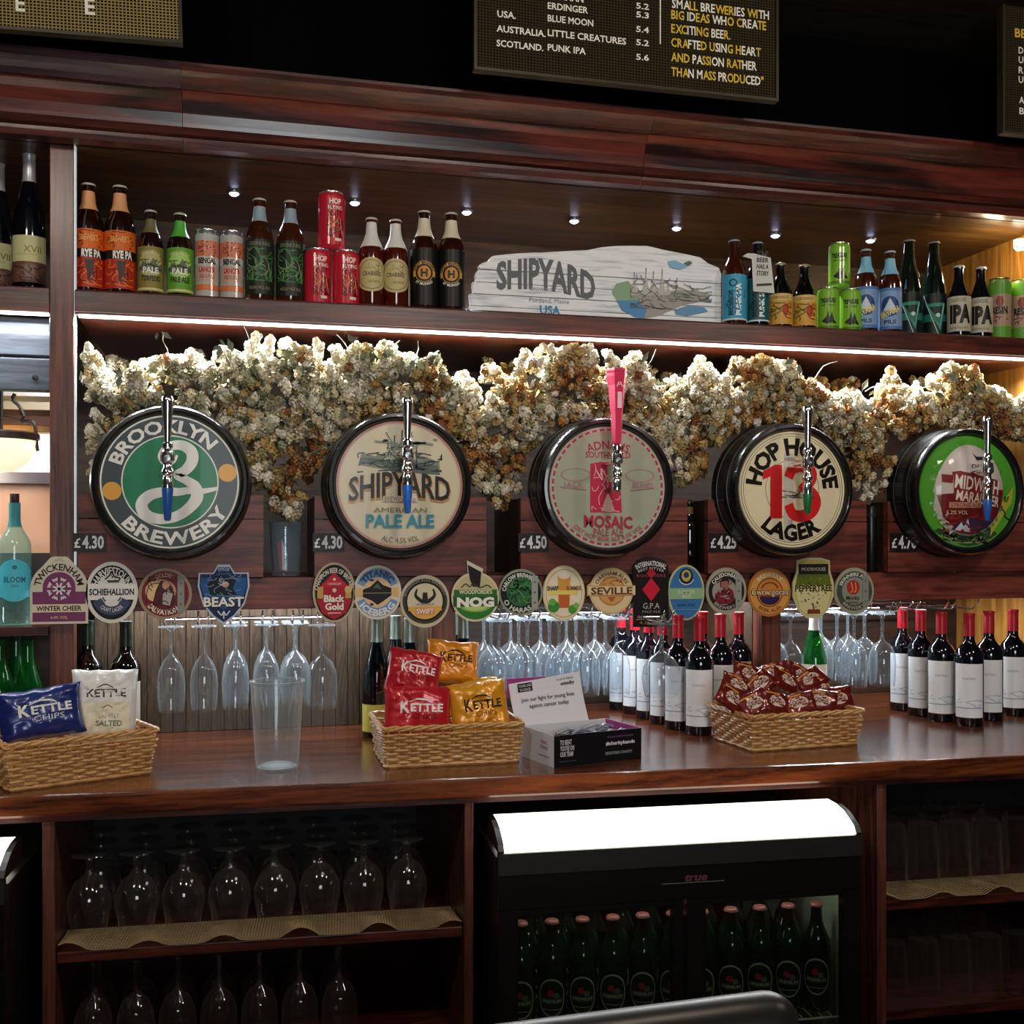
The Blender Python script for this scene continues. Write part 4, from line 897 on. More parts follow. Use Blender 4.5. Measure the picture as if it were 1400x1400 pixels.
def letter_board(x0px, x1px, ybl, label, lines, rz=0, dz=0, bm_=None):
    a0 = P(x0px, ybl, YBD) if x0px is not None else None
    o = P(x0px, ybl, YBD); x1 = PX(x1px, YBD)-o.x; H = .34
    t = thing('letter_board', label, 'sign', o); t.rotation_euler = (0, 0, rz)
    MB().box(.006, x1-.006, .002, .016, .008, H).build('board', bm_ or lb, t)
    f = MB(); f.box(0, .007, -.003, .02, 0, H); f.box(x1-.007, x1, -.003, .02, 0, H); f.box(.007, x1-.007, -.003, .02, 0, .007); f.build('frame', flat('#3a352b', .4, .6), t)
    for sx in (.12, x1-.12): MB().tube([(sx, .012, H), (sx, .012, 2.90-o.z-.001)], .0025, 6).build('hanger', BLACK, t)
    for it in lines:
        a = Art(1)
        s, lx, ly, h, w_, col = it
        p = P(lx, ly, YBD); kk = M(lx, YBD)
        if s == '|': a.rect(p.x-o.x-.0015, p.z-o.z-h*kk, p.x-o.x+.0015, p.z-o.z+h*kk, col); a.build('divider_line', t, on_front(.0015)); continue
        if isinstance(col, tuple):   # mixed white and yellow letters
            n = len(s); wtot = w_*kk*1.09
            vs, fs, wd = text_geo(s, .02); cur = 0
            for ch_i, ch in enumerate(s):
                pre = text_geo(s[:ch_i]+'|', .0)[2]-text_geo('|', 0)[2] if ch_i else 0
                if ch == ' ': continue
                g = text_geo(ch, .02)
                a.text(ch, p.x-o.x+pre/wd*wtot, p.z-o.z, h*kk, col[(ch_i//3+len(s)) % 2], w=g[2]/wd*wtot, bold=.02, align='l', hold=True)
            a.lay = 1
        else: a.text(s, p.x-o.x, p.z-o.z, h*kk, col, w=w_*kk*1.09, bold=.02, align='l')
        a.build('lettering', t, on_front(.0015), rough=.4)
    return t
WH, YE = '#e6e2d4', '#d2b23a'
letter_board(648, 1064, 95, 'perforated dark letter board with white and yellow lettering, hanging top centre', [
    ('USA.', 680, 18, 9, 24, WH), ('AUSTRALIA.', 679, 38, 9, 64, WH), ('SCOTLAND.', 679, 58, 9, 61, WH),
    ('GERMAN', 752, -7, 9, 44, WH), ('ERDINGER', 749, 7, 9, 53, WH), ('BLUE MOON', 749, 24, 9, 60, WH), ('LITTLE CREATURES', 749, 44, 9, 104, WH), ('PUNK IPA', 749, 64, 9, 50, WH),
    ('5.2', 870, 7, 8, 17, WH), ('5.3', 870, 19, 8, 17, WH), ('5.4', 870, 39, 8, 17, WH), ('5.2', 870, 57, 8, 17, WH), ('5.6', 870, 77, 8, 17, WH), ('|', 903, 20, 40, 2, WH),
    ('SMALL BREWERIES WITH', 919, 4, 12, 133, (WH, YE)), ('BIG IDEAS WHO CREATE', 918, 19, 12, 130, (YE, WH)), ('EXCITING BEER.', 918, 38, 12, 80, (YE, WH)), ('CRAFTED USING HEART', 918, 57, 12, 122, (WH, YE)), ('AND PASSION RATHER', 918, 77, 12, 117, (YE, WH)), ('THAN MASS PRODUCED"', 918, 97, 12, 126, (WH, YE))])
t1 = letter_board(-60, 250, 35, 'perforated letter board with two white letters, cut off at top left', [('E', 22, 5, 22, 11, WH), ('E', 117, 12, 22, 12, WH)], rz=0, bm_=lb2)
t1.rotation_euler = (0, math.radians(-1.5), 0)
letter_board(1370, 1560, 182, 'dark letter board cut off at the right edge, hanging above the cornice', [('BE', 1388, 44, 12, 16, YE), ('D', 1393, 68, 9, 7, WH), ('U', 1393, 81, 9, 7, WH), ('R', 1393, 95, 9, 7, WH), ('U', 1393, 108, 9, 7, WH), ('A', 1394, 136, 9, 7, WH), ('B', 1394, 151, 9, 7, WH)])
# ================================================================== bottles and cans
PROF = {
 'beer':  [(0, 0), (.90, 0), (1, .03), (1, .58), (.95, .64), (.78, .70), (.56, .76), (.46, .80), (.40, .88), (.37, .95), (.43, .953), (.43, .966), (.38, .968)],
 'tall':  [(0, 0), (.90, 0), (1, .03), (1, .42), (.94, .52), (.76, .64), (.56, .76), (.44, .86), (.38, .95), (.44, .955), (.44, .968), (.38, .97)],
 'stubby': [(0, 0), (.90, 0), (1, .04), (1, .50), (.93, .58), (.62, .70), (.42, .80), (.38, .94), (.44, .945), (.44, .962), (.38, .965)],
 'wine':  [(0, .012), (.7, .0), (.93, 0), (1, .015), (1, .60), (.96, .645), (.78, .69), (.50, .725), (.385, .76), (.37, .80), (.36, .985), (.40, .987), (.40, .996), (.34, 1.0), (0, 1.0)],
 'burgundy': [(0, .012), (.7, 0), (.93, 0), (1, .015), (1, .42), (.97, .50), (.86, .58), (.66, .67), (.46, .76), (.36, .83), (.34, .985), (.38, .987), (.38, .996), (.33, 1.0), (0, 1.0)],
 'gin':   [(0, 0), (.92, 0), (1, .02), (.97, .60), (.92, .64), (.55, .72), (.36, .76), (.33, .80), (.33, .92), (.33, .93)]}
def rat(prof, f):
    for (r0, h0), (r1, h1) in zip(prof, prof[1:]):
        if h0 <= f <= h1 and h1 > h0: return r0+(r1-r0)*(f-h0)/(h1-h0)
    return prof[-1][0]
AMBER = flat('#1e0a05', .07, coat=.6); AMBER2 = flat('#3a1508', .07, coat=.6); DKGREEN = flat('#0a140f', .07, coat=.6); NAVYG = flat('#080c14', .07, coat=.6); BLACKG = flat('#0b0908', .07, coat=.6)
def bottle(px, ytop, wpx, Y, z0, shape, gmat, label, group=None, cap='crown', capc='#d9d6cf', capmetal=.3, neck=None, band=None, art=None, name='beer_bottle', cat='bottle', H=None, X=None, R=None, k=None, cone=(.80, 1.0)):
    k = k or M(px, Y); x = PX(px, Y) if X is None else X
    H = H or (PZ(px, ytop, Y)-z0); R = R or wpx*k*.468; prof = PROF[shape]
    t = thing(name, label, cat, (x, Y, z0), face_cam(Vector((x, Y, 0))), group)
    MB().lathe([(r*R, h*H) for r, h in prof], 28).build('bottle_glass', gmat, t, smooth=True)
    if cap == 'crown':
        rc = prof[-1][0]*R+.0028; m = MB(); n = 42; c0 = .955*H
        pr = [(rc+.0006, c0), (rc+.0004, c0+.003), (rc-.0012, c0+.0055), (rc*.6, c0+.0072), (0.0, c0+.0076)]
        vs = []; fs = []
        for j, (r, h) in enumerate(pr[:-1]):
            for q in range(n): rr = r+(.0005 if q % 2 and j == 0 else 0); vs.append((rr*math.cos(2*PI*q/n), rr*math.sin(2*PI*q/n), h))
        vs.append((0, 0, pr[-1][1]))
        for j in range(len(pr)-2):
            for q in range(n): fs.append([j*n+q, j*n+(q+1) % n, (j+1)*n+(q+1) % n, (j+1)*n+q])
        for q in range(n): fs.append([(len(pr)-2)*n+q, (len(pr)-2)*n+(q+1) % n, len(vs)-1])
        m.add(vs, fs).build('cap', flat(capc, .35, capmetal), t, smooth=True)
    elif cap == 'capsule':
        m = MB(); a, b_ = cone; n = 8
        m.lathe([(rat(prof, a)*R+.0004, a*H)]+[(rat(prof, min(a+(b_-a)*i/n, .98))*R+.0007, (a+(b_-a)*i/n)*H) for i in range(n)]+[(rat(prof, .99)*R+.0008, H*.992), (rat(prof, .99)*R+.0002, H*1.003), (0, H*1.003)], 24)
        m.build('capsule', flat(capc, .35, capmetal), t, smooth=True)
    if neck:
        a, b_, c = neck[:3]; m = MB(); n = 5
        m.lathe([(rat(prof, a+(b_-a)*i/n)*R+.0006, (a+(b_-a)*i/n)*H) for i in range(n+1)], 24)
        m.build('neck_label', flat(c, .5), t, smooth=True)
    if art:
        a, b_ = band; zc = (a+b_)/2*H; A = Art(k); art(A, (b_-a)*H/k/2, R/k)
        A.build('label', t, lambda x, y, l: ((R+.0003+l)*math.sin(x/R), -(R+.0003+l)*math.cos(x/R), zc+y), rough=.4, step=.0045, eps=.00012)
    return t
def can(px, ytop, ybot, wpx, Y, z0, base, label, group, art, topc='#c9ccd0', H=None):
    k = M(px, Y); H = H or (PZ(px, ytop, Y)-z0); R = wpx*k*.48; x = PX(px, Y)
    t = thing('beer_can', label, 'can', (x, Y, z0), face_cam(Vector((x, Y, 0))), group)
    MB().lathe([(0, .006), (R*.72, .003), (R*.78, 0), (R*.84, .001), (R, .010), (R, H-.013), (R*.93, H-.004)], 28).build('body', base, t, smooth=True)
    MB().lathe([(R*.93, H-.0045), (R*.95, H-.003), (R*.95, H), (R*.90, H), (R*.88, H-.004), (0, H-.005)], 28).build('lid', flat(topc, .25, .9), t, smooth=True)
    A = Art(k); art(A, (H-.024)/k/2, R/k)
    A.build('printed_label', t, lambda x, y, l: ((R+.0003+l)*math.sin(x/R), -(R+.0003+l)*math.cos(x/R), H/2-.001+y), rough=.3, step=.0045, eps=.00012, coat=.3)
    return t
YS = 2.835
def pair(fn, px2, lab2, **kw):
    t = fn; Y_ = kw.get('Y', t.location.y); r = dup(t, (PX(px2, Y_), Y_, t.location.z), face_cam(Vector((PX(px2, Y_), Y_, 0))), lab2); return r
# ---- far left wines
def a_wine(A, h, r):
    A.rect(-r*1.15, -h, r*1.15, h, '#6e4a3e'); A.rect(-r*1.15, -h*.12, r*1.15, h, '#d9d398'); A.text('XVII', 4, h*.42, h*.30, '#8a6a3a', w=r*1.0); A.rect(-r*.9, h*.18, r*.4, h*.20, '#b09a60')
    A.disc(0, -h*.5, r*.3, '#8c6a55', h*.28); A.scribble(-r*.9, -h*.95, r*.9, -h*.2, '#8a6a5c', 14, 1.2, 4); A.scribble(-r*.9, -h*.95, r*.9, -h*.2, '#3b2622', 12, 1.2, 5)
b1 = bottle(40, 212, 48, 2.85, ZS, 'burgundy', NAVYG, 'tall dark wine bottle with white foil, right one of the pair at the far left', 'wines at the far left of the shelf', 'capsule', '#d6d8da', .5, None, (.07, .40), a_wine, 'wine_bottle')
pair(b1, -2, 'tall dark wine bottle with white foil, cut off by the left edge', Y=2.94)
# ---- shelf row
def a_rye(A, h, r):
    A.rect(-r*1.5, -h, r*1.5, h, '#b5301c'); A.rect(-r*1.5, h*.30, r*1.5, h, '#d9661f'); A.rect(-r*1.5, h*.02, r*1.5, h*.32, '#1c1512'); A.scribble(-r*.9, h*.4, r*.9, h*.95, '#8e2a14', 14, 1.4, 2); A.scribble(-r*.9, -h*.9, r*.9, -h*.05, '#e0762c', 16, 1.6, 3)
    A.poly([(-r*.25, -h*.05), (r*.35, -h*.05), (r*.28, -h*.5), (0, -h*.8), (-r*.1, -h*.5)], '#3b3522'); A.scribble(-r*.5, -h*.8, r*.5, 0, '#5a1812', 10, 1.2, 9); A.text('RYE PA', r*.18, h*.17, h*.25, '#f2ece2', w=r*1.25, bold=.05); A.text("BREWER'S", 0, h*.7, h*.2, '#f0b060', w=r*1.2, bold=.02)
t = bottle(121, 248, 44, YS, ZS, 'beer', AMBER, 'large brown bottle with orange label, leftmost on the long shelf', 'orange-label bottles', neck=(.74, .905, '#e0a06c'), band=(.06, .56), art=a_rye)
pair(t, 164, 'large brown bottle with orange label, second from the left on the long shelf')
def a_pale(bg, sky, word):
    def f(A, h, r):
        A.rect(-r*1.5, -h, r*1.5, h, bg); A.disc(0, h*.2, r*1.0, sky, h*.55); A.poly([(-r, 0), (-r*.6, h*.35), (-r*.2, h*.1), (r*.2, h*.5), (r*.6, h*.15), (r, h*.3), (r, -h*.1), (-r, -h*.1)], '#5d6a5a'); A.scribble(-r*.9, -h*.1, r*.9, h*.4, '#23331c', 14, 1.1, 6)
        A.arc('SIERRA NEVADA', 0, h*.05, r*1.3, h*.14, '#f0e6b0', a=90, span=70); A.text('PALE', 0, -h*.05, h*.26, '#f2efe0', w=r*1.2, bold=.03); A.text(word, 0, -h*.42, h*.24, '#2a2417', w=r*1.5, bold=.03); A.rect(-r*1.5, -h*.95, r*1.5, -h*.85, '#d9cf8c')
    return f
bottle(206, 286, 36, YS, ZS, 'beer', AMBER, 'small brown bottle with olive-gold label beside the orange-label pair', None, neck=(.72, .88, '#6b6440'), band=(.07, .56), art=a_pale('#8a7d3a', '#b9b27a', 'TORPEDO'))
bottle(246, 290, 37, YS, ZS, 'beer', AMBER, 'small brown bottle with bright green label beside the silver cans', None, capc='#c6d8b8', neck=(.70, .89, '#4fae3c'), band=(.07, .57), art=a_pale('#5fa02c', '#a7cf6c', 'PALE ALE'))
def a_beng(A, h, r):
    A.rect(-r*1.5, -h, r*1.5, h, '#b3b0aa'); A.rect(-r*1.4, h*.28, r*1.4, h*.78, '#d07a5a'); A.scribble(-r*.8, h*.3, r*.8, h*.75, '#8c2f22', 14, 1.3, 2); A.rect(-r*1.5, h*.04, r*1.5, h*.26, '#c6c2ba'); A.text('BENGAL', 0, h*.14, h*.17, '#201815', w=r*1.6, bold=.05)
    A.rect(-r*.9, -h*.5, r*.9, -h*.04, '#cf9a86'); A.text('LANCER', 0, -h*.15, h*.16, '#a3342c', w=r*1.4, bold=.04); A.text('INDIA PALE', 0, -h*.36, h*.13, '#7c6b66', w=r*1.3, bold=.02); A.rect(-r*1.2, -h*.8, r*1.2, -h*.62, '#d9763c')
t = can(283, 316, 404, 32, YS, ZS, flat('#a9abae', .25, .8), 'silver and orange tall can, left one of the two beside the green-label bottle', 'silver cans', a_beng)
pair(t, 317, 'silver and orange tall can, right one of the two, next to the tall dark bottles')
def a_dkgreen(A, h, r):
    A.rect(-r*1.5, -h, r*1.5, h, '#1b2a1e'); A.scribble(-r, -h*.5, r, h*.7, '#3f7a3c', 34, 1.4, 5); A.scribble(-r, -h*.5, r, h*.7, '#8a8f6a', 14, 1.0, 8); A.rect(-r*.8, -h*.9, r*.9, -h*.62, '#26241c'); A.text('INDIA PALE ALE', 0, -h*.76, h*.12, '#8f8a6a', w=r*1.5); A.text('GREENE KING', 0, h*.84, h*.14, '#8f8a6a', w=r*1.5)
t = bottle(355, 269, 41, YS, ZS, 'beer', flat('#3a1a0a', .07, coat=.6), 'tall dark bottle with mottled green label and clear-looking neck, left of a pair', 'dark green label bottles', neck=(.76, .90, '#8fa3ad'), band=(.08, .58), art=a_dkgreen)
pair(t, 397, 'tall dark bottle with mottled green label, right of a pair, beside the red cans')
def a_red(A, h, r):
    A.rect(-r*1.5, -h, r*1.5, h, '#c11f33'); A.scribble(-r*.3, -h*.7, r*1.0, h*.6, '#5a141c', 34, 1.3, 7); A.scribble(-r*.2, -h*.6, r*.9, h*.5, '#c98a5c', 16, 1.1, 8); A.text('HOP', r*.3, h*.78, h*.22, '#e9dcd0', w=r*.9, bold=.04); A.text('FLYING', r*.3, h*.52, h*.16, '#e9dcd0', w=r*1.1, bold=.02); A.rect(r*.25, -h*.86, r*.75, -h*.74, '#e9dcd0')
REDC = flat('#c11f33', .28, .1, coat=.4)
hc = PZ(434, 343, YS)-ZS
t = can(434, 343, 412, 38, YS, ZS, REDC, 'red beer can, bottom left of the stack of three', 'stacked red cans', a_red, H=hc)
kx = PX(472, YS); t2 = dup(t, (kx+.002, YS, ZS), None, 'red beer can, bottom right of the stack of three')
t3 = dup(t, ((t.location.x+kx)/2-.0, YS, ZS+hc+.0005), None, 'red beer can on top of the stack of three')
def a_cream(A, h, r):
    A.disc(0, 0, r*1.45, '#c3b27c', h*1.0, n=40); A.ring(0, 0, h*.82, h*.86, '#6f5f3a', e=1.0); A.text('CRABBIES', 0, h*.05, h*.24, '#5a4c2c', w=r*1.5, bold=.02); A.text('ORIGINAL', r*.2, -h*.4, h*.16, '#6f5f3a', w=r); A.scribble(-r*.3, h*.2, r*.6, h*.6, '#6f5f3a', 8, .8, 3)
t = bottle(508, 296, 37, YS, ZS, 'beer', flat('#4a1408', .07, coat=.6), 'amber bottle with cream oval label and white neck paper, left of a pair', 'cream label bottles', neck=(.66, .93, '#dcdad2'), band=(.18, .54), art=a_cream)
pair(t, 541, 'amber bottle with cream oval label and white neck paper, right of a pair')
def a_black(A, h, r):
    A.rect(-r*1.5, -h, r*1.5, h, '#12100f'); A.disc(0, h*.12, r*.86, '#cf9c42', r*.86); A.disc(0, h*.12, r*.62, '#1b1512', r*.62); A.disc(0, h*.12, r*.48, '#c98a3a', r*.48); A.text('H', 0, h*.12, r*.5, '#2a1812', bold=.06); A.arc('WEST BREWERY', 0, h*.12, r*.74, r*.2, '#2a1812', a=90, span=160, bold=.03); A.ring(0, h*.12, r*.66, r*.92, '#151210', a0=200, a1=340); A.arc('ST MUNGO', 0, h*.12, r*.80, r*.18, '#e5e0d2', a=270, span=90, below=True, bold=.03)
t = bottle(580, 286, 41, YS, ZS, 'beer', flat('#2c0d06', .07, coat=.6), 'dark bottle with black label and yellow ring, left of a pair', 'black and yellow label bottles', neck=(.72, .90, '#d9cfb2'), band=(.06, .60), art=a_black)
pair(t, 617, 'dark bottle with black label and yellow ring, right of a pair beside the driftwood sign')
def a_punk(c1_, c2_):
    def f(A, h, r):
        A.rect(-r*1.5, -h, r*1.5, h, c1_); A.disc(-r*.1, h*.62, r*.34, c2_); A.disc(-r*.1, h*.62, r*.2, c1_); A.text('PUNK IPA', r*.35, -h*.1, r*.42, '#e6f0f2', w=h*1.4, bold=.05, rot=90); A.text('BREWDOG', -r*.3, -h*.25, r*.36, c2_, w=h*1.1, bold=.05, rot=90); A.scribble(-r*.9, -h*.9, r*.95, h*.4, c2_, 14, 1.0, 4); A.rect(-r*1.5, -h, r*1.5, -h*.93, '#cfe0e2')
    return f
bottle(1004, 326, 35, YS, ZS, 'beer', AMBER2, 'brown bottle with light blue label, just right of the driftwood sign', None, capc='#9fb4ba', neck=None, band=(.08, .58), art=a_punk('#3f9fc4', '#164a63'))
t = bottle(1036, 329, 33, YS, ZS, 'beer', NAVYG, 'dark bottle with teal label, white paper tag hung around its neck', None, capc='#9fb4ba', band=(.08, .56), art=a_punk('#1f5a60', '#0e2c33'))
g = MB(); q = lambda x, z: (x*M(1036, YS), z*M(1036, YS)); k = M(1036, YS)
pts = [(-16, 0), (18, -3), (24, -50), (-6, -56)]
tg = MB(); tz = (398-329)*0
tgz = PZ(1036, 352, YS)-ZS
tg.prism([(x*k-.004, tgz+z*k) for x, z in [(-18, -2), (-12, 2), (-2, 1), (19, -6), (24, -54), (-4, -50), (-6, -6)]], -.0375, -.0365)
tg.tube([(-.016, -.037, tgz-.002), (-.022, -.0, tgz+.010), (-.010, .018, tgz+.016), (.010, .018, tgz+.016), (.020, -.0, tgz+.006), (.022, -.037, tgz-.006)], .0012, 5)
tg.build('paper_tag', flat('#cfcfc8', .6), t)
A = Art(k); 
for i, w_ in enumerate(('YOUR', 'BEER', 'HAS A', 'STORY')): A.text(w_, 8, 24-9*i, 6, '#45453f', w=16, bold=.03, rot=-6)
A.rect(0, -20, 20, -17, '#45453f'); A.build('tag_lettering', t, on_front(-.0376, -.003, tgz-.030*1.0-.018), rough=.6)
def a_yel(A, h, r):
    A.rect(-r*1.5, -h, r*1.5, h, '#cf9a3c'); A.rect(-r*1.5, h*.55, r*1.5, h, '#d9b56a'); A.scribble(-r*.9, -h*.7, r*.9, h*.4, '#3f6a30', 12, 1.6, 2); A.disc(r*.45, -h*.05, r*.28, '#b03a22', h*.4); A.scribble(-r*.8, -h*.6, r, h*.4, '#7c2a18', 10, 1.2, 3); A.text('CORONADO', 0, h*.75, h*.2, '#4a3318', w=r*1.4)
t = bottle(1067, 359, 34, YS, ZS, 'stubby', BLACKG, 'short stubby bottle with yellow label, left of a pair', 'yellow label stubbies', capc='#b3a27c', band=(.08, .52), art=a_yel)
pair(t, 1100, 'short stubby bottle with yellow label, right of a pair beside the green cans')
def a_gcan(A, h, r):
    A.rect(-r*1.5, -h, r*1.5, h, '#7cb52e'); A.text('TREASURE', 0, h*.52, h*.24, '#16220e', w=r*1.5, bold=.05); A.text('WEST COAST', 0, h*.25, h*.10, '#1f3512', w=r*1.3, bold=.02)
    A.poly([(-r*.6, -h*.6), (-r*.1, -h*.35), (r*.0, 0), (r*.12, -h*.3), (r*.3, -h*.7), (-r*.1, -h*.75)], '#12200f'); A.poly([(r*.35, -h*.1), (r*.55, -h*.5), (r*.85, -h*.75), (r*.3, -h*.7), (r*.2, -h*.4)], '#12200f'); A.rect(-r*1.5, -h, r*1.5, -h*.85, '#4e7d22')
GRC = flat('#7cb52e', .28, .1, coat=.4)
hc = PZ(1132, 395, YS)-ZS
t = can(1132, 395, 450, 30, YS, ZS, GRC, 'lime green can, bottom left of the stack of three', 'stacked green cans', a_gcan, '#b9c9a0', H=hc)
kx = PX(1163, YS); dup(t, (kx, YS, ZS), None, 'lime green can, bottom right of the stack of three'); dup(t, ((t.location.x+kx)/2, YS, ZS+hc+.0005), None, 'lime green can on top of the stack of three')
def a_blue(A, h, r):
    A.rect(-r*1.5, -h, r*1.5, h, '#4a78b4'); A.rect(-r*1.3, -h*.85, r*1.3, h*.85, '#7f9fc6'); A.disc(0, h*.1, r*.8, '#24457c', h*.5); A.poly([(-r*.6, -h*.1), (0, h*.5), (r*.6, -h*.1)], '#c9d6e4'); A.text('BAVARIA', 0, -h*.15, h*.3, '#e2cf7c', w=r*1.8, rot=22, bold=.04); A.text('PILS', 0, -h*.65, h*.18, '#1d2f56', w=r, bold=.03)
t = bottle(1184, 339, 33, YS, ZS, 'beer', AMBER2, 'brown bottle with blue label and light blue neck paper, left of a pair', 'blue label bottles', capc='#c9d3dc', neck=(.70, .89, '#7fbcd6'), band=(.07, .54), art=a_blue)
pair(t, 1217, 'brown bottle with blue label and light blue neck paper, right of a pair')
def a_tri(A, h, r):
    A.rect(-r*1.5, -h, r*1.5, h, '#0e1c1b'); A.poly([(-r*.7, h*.5), (r*.9, h*.55), (r*.5, -h*.8)], '#2c8a76'); A.poly([(-r*.35, h*.35), (r*.65, h*.38), (r*.42, -h*.45)], '#0e1c1b'); A.rect(-r*1.0, -h*.35, r*1.2, h*.0, '#237061'); A.stroke([(-r*.8, h*.9), (r*.3, -h*.95), (r*.8, h*.5)], 1.3, '#b9d8cf', smooth=False); A.disc(r*.3, -h*.05, r*.16, '#b9d8cf')
t = bottle(1243, 325, 37, 2.895, ZS, 'tall', DKGREEN, 'tall sloping dark bottle with teal triangle label, left of a pair', 'teal triangle label bottles', capc='#c9cdd0', band=(.06, .46), art=a_tri)
pair(t, 1277, 'tall sloping dark bottle with teal triangle label, right of a pair')
def a_ip(A, h, r):
    A.rect(-r*1.4, -h, r*1.4, h, '#b9b59c'); A.text('IPA', r*.15, 0, h*.95, '#1f1e1a', w=r*1.9, bold=.06); A.text('GOOSE', 0, h*.78, h*.2, '#3f3d33', w=r*1.2); A.text('INDIA PALE ALE', 0, -h*.8, h*.13, '#3f3d33', w=r*1.5)
t = bottle(1311, 362, 33, YS, ZS, 'stubby', NAVYG, 'short dark bottle with grey label and big letters, left of a pair', 'grey label stubbies', capc='#d9d3cf', band=(.10, .56), art=a_ip)
pair(t, 1341, 'short dark bottle with grey label and big letters, right of a pair')
def a_gp(A, h, r):
    A.rect(-r*1.5, -h, r*1.5, h, '#a98f78'); A.rect(-r*1.5, h*.55, r*1.5, h, '#5d9a2f'); A.rect(-r*1.5, -h, r*1.5, -h*.6, '#5d9a2f'); A.disc(0, h*.3, r*.35, '#8c3a2c', h*.2); A.text('RESIN', 0, -h*.02, h*.24, '#201c18', w=r*1.4, bold=.05); A.scribble(-r*.7, -h*.5, r*.7, -h*.15, '#7c3a30', 10, 1.2, 2)
t = can(1367, 382, 459, 30, YS, ZS, flat('#8fa36a', .3, .5), 'green and pinkish can near the oak end wall, left of a pair', 'green and pink cans', a_gp, '#8fb05c')
pair(t, 1397, 'green and pinkish can cut off by the right edge of the photo')

# ================================================================== driftwood sign on the shelf
YD = 2.86
out_top = [(638, 405), (643, 390), (650, 380), (651, 366), (658, 360), (668, 357), (672, 350), (690, 348), (712, 346), (745, 345), (780, 343), (803, 342), (822, 338), (845, 336), (885, 336), (905, 341), (925, 345), (940, 348), (958, 352), (968, 360), (985, 367), (988, 385), (984, 395), (990, 410)]
o = P(640, 430, YD); o.z = ZS
t = thing('driftwood_sign', 'weathered white plank sign with dark arched lettering and a painted ship, on the shelf', 'sign', o)
def tw(px, py): p = P(px, py, YD); return p.x-o.x, p.z-o.z
# work in wall coordinates
topw = [tw(a, b) for a, b in out_top]
def topz(x):
    for a, b in zip(topw, topw[1:]):
        if a[0] <= x <= b[0]: return a[1]+(b[1]-a[1])*(x-a[0])/max(1e-9, b[0]-a[0])
    return 0
x0, x1 = topw[0][0], topw[-1][0]; zmax = max(z for x, z in topw)
seams = [0, .034, .066, .098, .132, zmax+.01]
white = bpy.data.materials.new('whitewashed_driftwood'); white.use_nodes = True
nt = white.node_tree; b = nt.nodes['Principled BSDF']; b.inputs['Roughness'].default_value = .7
tc = nt.nodes.new('ShaderNodeTexCoord'); mp = nt.nodes.new('ShaderNodeMapping'); mp.inputs['Scale'].default_value = (3, 1, 40); n1 = nt.nodes.new('ShaderNodeTexNoise'); n1.inputs['Scale'].default_value = 3; n1.inputs['Detail'].default_value = 5
cr = nt.nodes.new('ShaderNodeValToRGB'); cr.color_ramp.elements[0].position = .3; cr.color_ramp.elements[0].color = lin('#b9c2c6'); cr.color_ramp.elements[1].position = .5; cr.color_ramp.elements[1].color = lin('#f1f4f5')
nt.links.new(tc.outputs['Object'], mp.inputs[0]); nt.links.new(mp.outputs[0], n1.inputs['Vector']); nt.links.new(n1.outputs[0], cr.inputs[0]); nt.links.new(cr.outputs[0], b.inputs['Base Color'])
rr = random.Random(4)
for j in range(len(seams)-1):
    za, zb = seams[j]+.0012, seams[j+1]-.0012; N = 90; cols = []
    inset_l, inset_r = rr.uniform(0, .012), rr.uniform(0, .01)
    for i in range(N+1):
        x = x0+(x1-x0)*i/N
        if topz(x) > za+.002 and x0+inset_l <= x <= x1-inset_r: cols.append((x, min(zb, topz(x))))
    if len(cols) < 3: continue
    poly = [(cols[0][0]+rr.uniform(0, .004), za)]+[(cols[-1][0], za)]+[(x, z) for x, z in reversed(cols)]
    dy = rr.uniform(0, .002)
    MB().prism(poly, dy, .022).build('plank', white, t)
k = M(800, YD); A = Art(k)
cxw, czw = 0, 0
def ap(px, py): x, z = tw(px, py); return x/k, z/k
def A_text(s, px, py, h, w, col, **kw): x, y = ap(px, py); A.text(s, x, y, h, col, w=w, **kw)
A_text('SHIPYARD', 747, 379, 37, 139, '#6b6f74', bold=.035, warp=lambda x, y: (x, y*(1+.25*math.exp(-((x-45)/25)**2)*0+.10*math.cos(x*.03))+9*math.cos(x*.024)-5-.06*x))
A_text('BREWING CO', 747, 396, 5, 44, '#9aa0a4'); A_text('Portland, Maine', 751, 411, 6, 56, '#9aa0a4'); A_text('USA', 752, 424, 12, 29, '#4f8fb5', bold=.03)
def pl(pts, col): A.poly([ap(*p) for p in pts], col)
pl([(836, 400), (842, 388), (858, 384), (872, 398), (880, 412), (845, 414)], '#93b08e'); pl([(843, 411), (872, 411), (884, 425), (882, 436), (868, 434), (850, 424)], '#5b93c4')
pl([(868, 402), (895, 400), (935, 396), (968, 400), (970, 410), (930, 418), (900, 432), (880, 436), (884, 424)], '#a8a39c'); pl([(922, 424), (940, 418), (962, 420), (968, 426), (940, 432), (924, 430)], '#6d9cc0')
x_, y_ = ap(912, 366)
for (a_, b__) in ((866, 372), (882, 366), (892, 371), (904, 368), (912, 384)): A.stroke([ap(a_, 408), ap(a_+1, b__)], 1.2, '#8a857e', smooth=False); pl([(a_-5, 404), (a_+6, 404), (a_+1, b__+8)], '#c2beb6')
A.scribble(*ap(862, 420), *ap(925, 380), '#77726c', 26, 1.0, 3); A.scribble(*ap(915, 410), *ap(972, 390), '#7d8a80', 22, 1.0, 5); pl([(912, 358), (922, 356), (940, 364), (930, 369), (916, 366)], '#8cbcdc'); pl([(934, 360), (942, 357), (946, 360), (940, 364)], '#6f6f74')
A.build('painted_lettering', t, on_front(-.0004), rough=.7, eps=.00015)

